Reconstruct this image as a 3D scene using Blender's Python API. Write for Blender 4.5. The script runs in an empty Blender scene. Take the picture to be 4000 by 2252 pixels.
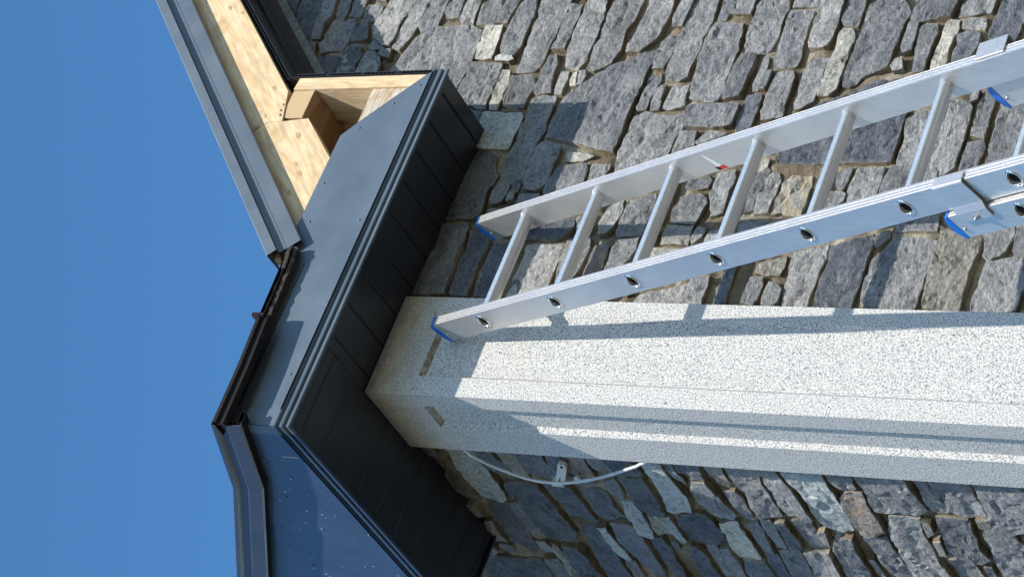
import bpy, bmesh, math, random
import numpy as np
from mathutils import Vector, Matrix, noise, geometry
rad=math.radians
scene=bpy.context.scene
col=scene.collection

# ------------------------------------------------------------------ camera
cam_d=bpy.data.cameras.new('camera'); cam=bpy.data.objects.new('camera',cam_d); col.objects.link(cam)
scene.camera=cam
cam_d.sensor_width=36.0; cam_d.lens=85.5; cam_d.clip_start=.05; cam_d.clip_end=900
CAMROT=[[0.329586, 0.809482, -0.485914], [0.425084, -0.586784, -0.689194], [-0.843016, 0.020594, -0.537494]]
cam.matrix_world=Matrix.Translation((-2.640,-4.211,1.6)) @ Matrix(CAMROT).to_4x4()

# ------------------------------------------------------------------ sky and sun
SUN=Vector((.34,1.0,-1.18)).normalized()      # travel direction of the light
ELEV=math.asin(-SUN.z)
world=bpy.data.worlds.new('World'); scene.world=world; world.use_nodes=True
wn=world.node_tree; bg=wn.nodes['Background']
sky=wn.nodes.new('ShaderNodeTexSky'); sky.sky_type='NISHITA'; sky.sun_disc=False
sky.sun_elevation=ELEV; sky.sun_rotation=math.atan2(-SUN.x,-SUN.y)
sky.air_density=1.0; sky.dust_density=.15; sky.ozone_density=1.2; sky.altitude=60
hs=wn.nodes.new('ShaderNodeHueSaturation'); hs.inputs['Saturation'].default_value=1.28; hs.inputs['Hue'].default_value=.497; hs.inputs['Value'].default_value=1.13
wn.links.new(sky.outputs[0],hs.inputs['Color']); wn.links.new(hs.outputs[0],bg.inputs[0]); bg.inputs[1].default_value=.15
sd=bpy.data.lights.new('sun','SUN'); sd.energy=4.9; sd.angle=rad(.53); sd.color=(1.0,.94,.84)
sun=bpy.data.objects.new('sun',sd); col.objects.link(sun)
sun.rotation_euler=SUN.to_track_quat('-Z','Y').to_euler(); sun.location=(-3,-9,14)
vs=scene.view_settings; vs.view_transform='Standard'; vs.look='None'; vs.exposure=.32; vs.gamma=1.0
try: vs.use_curve_mapping=False
except Exception: pass
scene.render.film_transparent=False

# ------------------------------------------------------------------ helpers
def tag(o,label=None,cat=None,group=None,kind=None):
    if label: o['label']=label
    if cat: o['category']=cat
    if group: o['group']=group
    if kind: o['kind']=kind
    return o
def empty(name,loc=(0,0,0),label=None,cat=None,group=None):
    o=bpy.data.objects.new(name,None); o.empty_display_size=.1; o.location=loc; col.objects.link(o)
    return tag(o,label,cat,group)
def mk(name,verts,faces,mat,parent=None,smooth=False,mw=None,attr=None):
    me=bpy.data.meshes.new(name); me.from_pydata([tuple(v) for v in verts],[],faces); me.update()
    mats=mat if isinstance(mat,(list,tuple)) else [mat]
    for m in mats: me.materials.append(m)
    bm=bmesh.new(); bm.from_mesh(me); bmesh.ops.recalc_face_normals(bm,faces=bm.faces); bm.to_mesh(me); bm.free()
    if smooth:
        for p in me.polygons: p.use_smooth=True
    if attr is not None:
        a=me.attributes.new('edge','FLOAT','POINT'); a.data.foreach_set('value',attr)
    o=bpy.data.objects.new(name,me); col.objects.link(o)
    if mw is not None: o.matrix_world=mw
    if parent is not None:
        o.parent=parent; o.matrix_parent_inverse=parent.matrix_basis.inverted()
    return o
class MB:
    def __init__(s): s.v=[]; s.f=[]
    def box(s,a,b,fr=None):
        x0,y0,z0=a;x1,y1,z1=b;n=len(s.v)
        p=[(x0,y0,z0),(x1,y0,z0),(x1,y1,z0),(x0,y1,z0),(x0,y0,z1),(x1,y0,z1),(x1,y1,z1),(x0,y1,z1)]
        if fr: p=[fr(*q) for q in p]
        s.v+=p; s.f+=[(n,n+3,n+2,n+1),(n+4,n+5,n+6,n+7),(n,n+1,n+5,n+4),(n+1,n+2,n+6,n+5),(n+2,n+3,n+7,n+6),(n+3,n,n+4,n+7)]
        return s
    def prism(s,poly,f0,f1):
        """poly: 2-D points, f0/f1 map a point to its two 3-D ends; caps tessellated"""
        n=len(s.v);k=len(poly)
        s.v+=[f0(*p) for p in poly]+[f1(*p) for p in poly]
        for i in range(k):
            j=(i+1)%k; s.f.append((n+i,n+j,n+k+j,n+k+i))
        tr=geometry.tessellate_polygon([[Vector((p[0],p[1],0)) for p in poly]])
        for t in tr:
            s.f.append(tuple(n+i for i in t)); s.f.append(tuple(n+k+i for i in reversed(t)))
        return s
    def tube(s,pts,r,seg=10,cap=True):
        n0=len(s.v); N=len(pts); P=[Vector(p) for p in pts]; up=None
        for i,p in enumerate(P):
            t=(P[min(i+1,N-1)]-P[max(i-1,0)]).normalized()
            if up is None: up=t.orthogonal().normalized()
            up=(up-t*up.dot(t)).normalized(); w=t.cross(up)
            rr=r[i] if isinstance(r,(list,tuple)) else r
            for k in range(seg):
                a=2*math.pi*k/seg; s.v.append(tuple(p+up*math.cos(a)*rr+w*math.sin(a)*rr))
        for i in range(N-1):
            for k in range(seg):
                a=n0+i*seg+k;b=n0+i*seg+(k+1)%seg; s.f.append((a,b,b+seg,a+seg))
        if cap:
            s.f.append(tuple(n0+k for k in range(seg))[::-1]); s.f.append(tuple(n0+(N-1)*seg+k for k in range(seg)))
        return s
    def out(s,name,mat,parent=None,**k): return mk(name,s.v,s.f,mat,parent,**k)
def bevel(o,w=.002,seg=2):
    m=o.modifiers.new('bevel','BEVEL'); m.width=w; m.segments=seg; m.limit_method='ANGLE'; m.angle_limit=rad(35)
    return o

# ------------------------------------------------------------------ materials
def newmat(name,rough=.6,metal=0.,spec=.5):
    m=bpy.data.materials.new(name); m.use_nodes=True; nt=m.node_tree; b=nt.nodes['Principled BSDF']
    b.inputs['Roughness'].default_value=rough; b.inputs['Metallic'].default_value=metal
    b.inputs['Specular IOR Level'].default_value=spec
    return m,nt,b
def N(nt,t,**k):
    n=nt.nodes.new(t)
    for a,v in k.items(): setattr(n,a,v)
    return n
def coords(nt,obj=True,scale=(1,1,1),rot=(0,0,0),loc=(0,0,0)):
    tc=N(nt,'ShaderNodeTexCoord'); mp=N(nt,'ShaderNodeMapping')
    mp.inputs['Scale'].default_value=scale; mp.inputs['Rotation'].default_value=rot; mp.inputs['Location'].default_value=loc
    nt.links.new(tc.outputs['Object'],mp.inputs[0]); return mp.outputs[0]
def noise_n(nt,vec,scale,detail=6,rough=.55,dist=0.):
    n=N(nt,'ShaderNodeTexNoise'); n.inputs['Scale'].default_value=scale; n.inputs['Detail'].default_value=detail
    n.inputs['Roughness'].default_value=rough; n.inputs['Distortion'].default_value=dist
    nt.links.new(vec,n.inputs['Vector']); return n.outputs['Fac']
def ramp(nt,fac,stops,interp='LINEAR'):
    r=N(nt,'ShaderNodeValToRGB'); r.color_ramp.interpolation=interp; e=r.color_ramp.elements
    while len(e)<len(stops): e.new(.5)
    for i,(p,c) in enumerate(stops):
        e[i].position=p; e[i].color=(c if len(c)==4 else tuple(c)+(1,)) if not isinstance(c,(int,float)) else (c,c,c,1)
    nt.links.new(fac,r.inputs[0]); return r.outputs[0]
def mix(nt,fac,a,b,mode='MIX'):
    m=N(nt,'ShaderNodeMix',data_type='RGBA',blend_type=mode)
    for s,v in((0,fac),(6,a),(7,b)):
        if isinstance(v,(int,float)): m.inputs[s].default_value=v
        elif isinstance(v,tuple): m.inputs[s].default_value=v if len(v)==4 else v+(1,)
        else: nt.links.new(v,m.inputs[s])
    return m.outputs[2]
def mth(nt,op,a,b=None,clamp=False):
    m=N(nt,'ShaderNodeMath',operation=op); m.use_clamp=clamp
    for i,v in enumerate((a,b)):
        if v is None: continue
        if isinstance(v,(int,float)): m.inputs[i].default_value=v
        else: nt.links.new(v,m.inputs[i])
    return m.outputs[0]
def bump(nt,b,h,strength=.5,dist=.01,prev=None):
    n=N(nt,'ShaderNodeBump'); n.inputs['Strength'].default_value=strength; n.inputs['Distance'].default_value=dist
    nt.links.new(h,n.inputs['Height'])
    if prev is not None: nt.links.new(prev,n.inputs['Normal'])
    nt.links.new(n.outputs[0],b.inputs['Normal']); return n.outputs[0]

def stone_mat(name,c0,c1,c2,patch=None,pth=.55,bumpk=1.0):
    m,nt,b=newmat(name,.82,0,.25)
    v=coords(nt)
    oi=N(nt,'ShaderNodeObjectInfo')
    n1=noise_n(nt,v,9,8,.62,.6); n2=noise_n(nt,v,95,8,.72,.4); n3=noise_n(nt,v,330,4,.7)
    c=ramp(nt,n1,[(.32,c0),(.5,c1),(.68,c2)])
    g=ramp(nt,n2,[(.32,(.55,.55,.57)),(.5,(.98,.98,.98)),(.70,(1.45,1.44,1.42))])
    c=mix(nt,1.0,c,g,'MULTIPLY')
    c=mix(nt,.8,c,ramp(nt,n3,[(.32,(.6,.6,.6)),(.68,(1.4,1.4,1.4))]),'MULTIPLY')
    cr=noise_n(nt,coords(nt,scale=(1,1,2.6),rot=(.25,.2,.0)),13,6,.62,1.2)
    c=mix(nt,mth(nt,'MULTIPLY',ramp(nt,cr,[(.325,1.),(.355,0.)]),.7),c,(.055,.055,.06))
    rnd=ramp(nt,oi.outputs['Random'],[(0,(.70,.71,.735)),(.5,(.98,.98,.99)),(1,(1.2,1.19,1.16))])
    c=mix(nt,1.0,c,rnd,'MULTIPLY')
    if patch:
        n4=noise_n(nt,v,14,7,.65,1.0)
        c=mix(nt,ramp(nt,n4,[(pth,0.),(pth+.06,1.)]),c,patch)
    # pale veins
    w=noise_n(nt,v,24,3,.5,2.5)
    vein=ramp(nt,w,[(.492,0.),(.5,1.),(.508,0.)])
    c=mix(nt,mth(nt,'MULTIPLY',vein,.22),c,(.42,.42,.40))
    # mortar smeared on the arrises
    at=N(nt,'ShaderNodeAttribute',attribute_name='edge')
    e=mth(nt,'MULTIPLY',mth(nt,'POWER',at.outputs['Fac'],1.6),ramp(nt,n2,[(.35,.1),(.6,1.)]))
    c=mix(nt,mth(nt,'MULTIPLY',e,.5),c,(.43,.41,.36))
    nt.links.new(c,b.inputs['Base Color'])
    vs_=coords(nt,scale=(1,1,2.2))
    h1=noise_n(nt,vs_,38,9,.68,.8); h2=noise_n(nt,v,170,5,.7)
    p=bump(nt,b,mth(nt,'ADD',h1,mth(nt,'MULTIPLY',ramp(nt,cr,[(.325,0.),(.37,1.)]),.5)),.9*bumpk,.013); bump(nt,b,h2,.7*bumpk,.0035,p)
    return m
MS={'g':stone_mat('slate_grey',(.165,.170,.178),(.243,.247,.254),(.328,.329,.330)),
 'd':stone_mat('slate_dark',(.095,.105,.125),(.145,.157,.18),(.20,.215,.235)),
 'p':stone_mat('limestone_pale',(.225,.226,.228),(.31,.308,.305),(.40,.395,.385)),
 'm':stone_mat('stone_olive',(.20,.20,.17),(.29,.29,.25),(.36,.36,.31)),
 'c':stone_mat('stone_cream',(.31,.30,.26),(.42,.405,.35),(.54,.52,.45),bumpk=.6),
 't':stone_mat('stone_tan',(.23,.215,.175),(.32,.30,.255),(.40,.38,.33)),
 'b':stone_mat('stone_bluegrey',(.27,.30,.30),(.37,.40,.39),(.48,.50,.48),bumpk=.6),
 'y':stone_mat('stone_lichen',(.22,.22,.21),(.30,.29,.27),(.36,.35,.33),(.40,.35,.24),.50),
 'o':stone_mat('stone_rusty',(.19,.17,.16),(.28,.24,.22),(.36,.31,.27),(.37,.27,.18),.58),
 'x':stone_mat('slate_stained',(.12,.15,.19),(.20,.22,.24),(.30,.31,.29),(.42,.43,.38),.54),
 'w':stone_mat('stone_weathered',(.06,.058,.05),(.13,.125,.10),(.21,.20,.16))}

def mortar_mat():
    m,nt,b=newmat('lime_mortar',.95,0,.1); v=coords(nt)
    n1=noise_n(nt,v,7,6,.6); n2=noise_n(nt,v,120,6,.75)
    c=ramp(nt,n1,[(.3,(.13,.10,.065)),(.5,(.245,.205,.145)),(.70,(.45,.41,.33))])
    c=mix(nt,1.0,c,ramp(nt,n2,[(.3,(.6,.6,.6)),(.7,(1.3,1.3,1.3))]),'MULTIPLY')
    nt.links.new(c,b.inputs['Base Color']); bump(nt,b,n2,.9,.008); return m
M_mortar=mortar_mat()

def granite_mat():
    m,nt,b=newmat('speckled_granite',.75,0,.3); v=coords(nt)
    n1=noise_n(nt,v,290,3,.6,.5); n2=noise_n(nt,v,380,2,.5); n3=noise_n(nt,v,95,3,.6)
    c=ramp(nt,n1,[(.35,(.10,.11,.125)),(.44,(.37,.375,.38)),(.52,(.60,.59,.565)),(.66,(.76,.74,.70))])
    c=mix(nt,ramp(nt,n2,[(.60,0.),(.67,.8)]),c,(.12,.13,.15))
    c=mix(nt,ramp(nt,n3,[(.66,0.),(.72,.7)]),c,(.22,.23,.24))
    # rain dirt and algae near the top, with a ragged edge of its own
    tc=N(nt,'ShaderNodeTexCoord'); sx=N(nt,'ShaderNodeSeparateXYZ'); nt.links.new(tc.outputs['Object'],sx.inputs[0])
    n4=noise_n(nt,v,8,7,.65); n5=noise_n(nt,v,34,6,.7)
    h=mth(nt,'ADD',mth(nt,'MULTIPLY',mth(nt,'SUBTRACT',sx.outputs['Z'],5.00),6.0),mth(nt,'MULTIPLY',mth(nt,'SUBTRACT',n4,.5),2.2),)
    h=mth(nt,'MULTIPLY',h,1.0,True)
    c=mix(nt,mth(nt,'MULTIPLY',h,ramp(nt,n5,[(.3,.35),(.65,.9)])),c,(.24,.222,.175),'MIX')
    st=ramp(nt,noise_n(nt,coords(nt,scale=(1,1,.12)),22,5,.6),[(.55,0.),(.75,.28)])
    c=mix(nt,st,c,(.42,.39,.32))
    spot=N(nt,'ShaderNodeTexVoronoi'); spot.inputs['Scale'].default_value=13; nt.links.new(v,spot.inputs['Vector'])
    c=mix(nt,ramp(nt,mth(nt,'ADD',spot.outputs['Distance'],mth(nt,'MULTIPLY',n5,.10)),[(.085,.75),(.12,0.)]),c,(.13,.13,.12))
    nt.links.new(c,b.inputs['Base Color']); bump(nt,b,n1,.35,.0025); return m
M_granite=granite_mat()
def dirt_mat():
    m,nt,b=newmat('dirty_granite',.95,0,.1); v=coords(nt); n=noise_n(nt,v,45,6,.75); n1=noise_n(nt,v,290,3,.6,.5)
    g=ramp(nt,n1,[(.35,(.13,.13,.13)),(.5,(.45,.43,.38)),(.66,(.66,.62,.55))])
    d=ramp(nt,n,[(.3,(.12,.09,.06)),(.6,(.27,.215,.15))])
    nt.links.new(mix(nt,ramp(nt,n,[(.42,.95),(.62,.35)]),g,d),b.inputs['Base Color']); return m
M_dirt=dirt_mat()

def paint_mat(name,base,rough=.42,specks=0.,wear=.12,spec=.5):
    m,nt,b=newmat(name,rough,0,spec); v=coords(nt)
    n1=noise_n(nt,v,6,6,.6); n2=noise_n(nt,v,300,3,.6)
    d=tuple(x*.86 for x in base); l=tuple(min(1,x*1.15+.006) for x in base)
    c=ramp(nt,n1,[(.3,d),(.7,l)])
    c=mix(nt,1.0,c,ramp(nt,n2,[(.3,(.93,.93,.93)),(.7,(1.07,1.07,1.07))]),'MULTIPLY')
    n3=noise_n(nt,coords(nt,scale=(1,1,7)),28,5,.7)
    c=mix(nt,mth(nt,'MULTIPLY',ramp(nt,n3,[(.62,0.),(.78,1.)]),wear),c,(.42,.43,.42))
    if specks:
        vo=N(nt,'ShaderNodeTexVoronoi'); vo.inputs['Scale'].default_value=75; nt.links.new(v,vo.inputs['Vector'])
        sz=ramp(nt,vo.outputs['Color'],[(.52,0.),(.80,.27)])
        m1=mth(nt,'LESS_THAN',vo.outputs['Distance'],mth(nt,'MULTIPLY',sz,1.0))
        area=ramp(nt,noise_n(nt,v,4.5,3,.5),[(.49,0.),(.60,1.)])
        c=mix(nt,mth(nt,'MULTIPLY',mth(nt,'MULTIPLY',m1,area),specks),c,(.72,.72,.66))
        # fine scratches
        sc=noise_n(nt,coords(nt,scale=(1,30,4),rot=(.5,0,0)),18,3,.5)
        c=mix(nt,mth(nt,'MULTIPLY',ramp(nt,sc,[(.70,0.),(.74,1.)]),.3),c,(.45,.50,.55))
    nt.links.new(c,b.inputs['Base Color'])
    rr=ramp(nt,n1,[(.3,rough*.85),(.7,min(1,rough*1.2))]); nt.links.new(rr,b.inputs['Roughness'])
    bump(nt,b,n2,.06,.001); return m
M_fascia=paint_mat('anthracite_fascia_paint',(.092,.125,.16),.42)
M_fascia_l=paint_mat('anthracite_fascia_paint_shade_specks',(.045,.072,.125),.28,specks=.9,wear=.05)  # same paint darkened and blued for shade and sky reflection, plus real specks
M_soffit=paint_mat('black_plastic',(.018,.020,.025),.30,wear=.03,spec=.5)
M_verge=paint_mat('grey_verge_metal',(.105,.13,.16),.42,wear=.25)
M_vl=paint_mat('dark_verge_metal',(.05,.053,.075),.36,wear=.25)  # darker tone for the left verge trim
M_oldverge=paint_mat('weathered_brown_metal',(.014,.012,.013),.75,wear=.25,spec=.15)
M_dark=paint_mat('dark_void',(.012,.012,.013),.9,wear=0,spec=.1)

def alu_mat(name,base=(.72,.715,.70),rough=.38,metal=.72):
    m,nt,b=newmat(name,rough,metal,.5); v=coords(nt,scale=(60,60,1.2))
    n1=noise_n(nt,v,8,5,.6); n2=noise_n(nt,coords(nt),9,6,.6); n3=noise_n(nt,coords(nt),60,5,.7)
    c=mix(nt,1.0,ramp(nt,n1,[(.3,tuple(x*.80 for x in base)),(.7,base)]),ramp(nt,n2,[(.3,(.88,.88,.88)),(.65,(1.0,1.0,1.0))]),'MULTIPLY')
    c=mix(nt,mth(nt,'MULTIPLY',ramp(nt,n3,[(.62,0.),(.70,1.)]),.35),c,(.30,.30,.30))
    nt.links.new(c,b.inputs['Base Color']); nt.links.new(ramp(nt,n1,[(.3,rough*.85),(.7,rough*1.25)]),b.inputs['Roughness'])
    bump(nt,b,n1,.10,.001); return m
M_alu=alu_mat('extruded_aluminium'); M_rung=alu_mat('rung_aluminium',(.80,.80,.80),.34,.75)
M_chrome=alu_mat('bright_aluminium',(.9,.88,.84),.16,1.0)
def plain(name,c,rough=.5,metal=0.,spec=.5,bs=0.):
    m,nt,b=newmat(name,rough,metal,spec); v=coords(nt); n=noise_n(nt,v,40,5,.6)
    nt.links.new(ramp(nt,n,[(.3,tuple(x*.82 for x in c)),(.7,tuple(min(1,x*1.1) for x in c))]),b.inputs['Base Color'])
    if bs: bump(nt,b,n,bs,.003)
    return m
M_blue=plain('blue_plastic',(.008,.16,.62),.38)
M_zinc=plain('zinc',(.55,.56,.58),.3,.9)
M_white=plain('white_label',(.8,.8,.8),.4); M_red=plain('red_label',(.65,.03,.02),.4)
M_cable=plain('white_pvc',(.60,.61,.60),.35); M_clip=plain('ivory_plastic',(.55,.55,.48),.5)
M_felt=plain('roofing_felt',(.075,.065,.058),.95,0,.1,1.0)
M_slate=plain('roof_slate',(.05,.053,.06),.7,0,.3,.6)
M_ground=plain('gravel_ground',(.11,.105,.09),.95,0,.1,.5)
M_block=plain('blockwork',(.3,.29,.27),.9,0,.1,.4)

M_knot=plain('wood_knot',(.50,.34,.18),.7,0,.2); M_bruise=plain('dark_bruise_in_wood',(.15,.11,.08),.8,0,.2)
def wood_mat(name,a,bc,k,end=False,dark=1.):
    m,nt,b=newmat(name,.72,0,.25)
    oi=N(nt,'ShaderNodeObjectInfo')
    tc=N(nt,'ShaderNodeTexCoord'); mp=N(nt,'ShaderNodeMapping'); nt.links.new(tc.outputs['Object'],mp.inputs[0])
    mp.inputs['Scale'].default_value=(1.3,9,9) if not end else (1,1,1)
    cv=N(nt,'ShaderNodeCombineXYZ'); nt.links.new(mth(nt,'MULTIPLY',oi.outputs['Random'],7.0),cv.inputs[1])
    av=N(nt,'ShaderNodeVectorMath',operation='ADD'); nt.links.new(mp.outputs[0],av.inputs[0]); nt.links.new(cv.outputs[0],av.inputs[1])
    if end:
        w=N(nt,'ShaderNodeTexWave',wave_type='RINGS',rings_direction='Y'); w.inputs['Scale'].default_value=45; w.inputs['Distortion'].default_value=2.5; w.inputs['Detail'].default_value=3
        nt.links.new(tc.outputs['Object'],w.inputs['Vector']); g=w.outputs['Fac']
        c=ramp(nt,g,[(.0,tuple(x*.8 for x in a)),(.5,a),(1,bc)])
    else:
        f=noise_n(nt,av.outputs[0],1.5,3,.5,.3)
        g=mth(nt,'FRACT',mth(nt,'MULTIPLY',f,10.0))
        g2=noise_n(nt,av.outputs[0],14,5,.6)
        c=ramp(nt,g,[(0.,bc),(.55,a),(.92,tuple(x*.80 for x in a)),(1.,tuple(x*.92 for x in bc))])
        c=mix(nt,1.0,c,ramp(nt,g2,[(.3,(.88,.86,.82)),(.7,(1.06,1.06,1.06))]),'MULTIPLY')
        vo=N(nt,'ShaderNodeTexVoronoi'); vo.inputs['Scale'].default_value=5.2
        mp2=N(nt,'ShaderNodeMapping'); mp2.inputs['Scale'].default_value=(1,1.5,1.5); nt.links.new(tc.outputs['Object'],mp2.inputs[0]); nt.links.new(mp2.outputs[0],vo.inputs['Vector'])
        kn=ramp(nt,vo.outputs['Distance'],[(.045,1.),(.075,.5),(.13,0.)])
        c=mix(nt,kn,c,(.34,.19,.09))
    bl=ramp(nt,noise_n(nt,coords(nt),11,6,.6,1.2),[(.5,0.),(.72,k)])
    c=mix(nt,bl,c,(.36,.21,.10))
    nt.links.new(c,b.inputs['Base Color']); bump(nt,b,noise_n(nt,av.outputs[0],30,4,.6),.25,.002); return m
M_wood=wood_mat('fresh_sawn_spruce',(.74,.58,.37),(.63,.44,.245),.35)
M_wood2=wood_mat('dark_spruce',(.46,.31,.17),(.33,.19,.09),.9)  # darker spruce for inner boards; carries the cavity shade on the lookout block
M_wood3=wood_mat('limewashed_timber',(.62,.56,.47),(.40,.28,.16),.8)
M_end=wood_mat('spruce_end_grain',(.62,.46,.27),(.42,.27,.13),.3,end=True)

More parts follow.
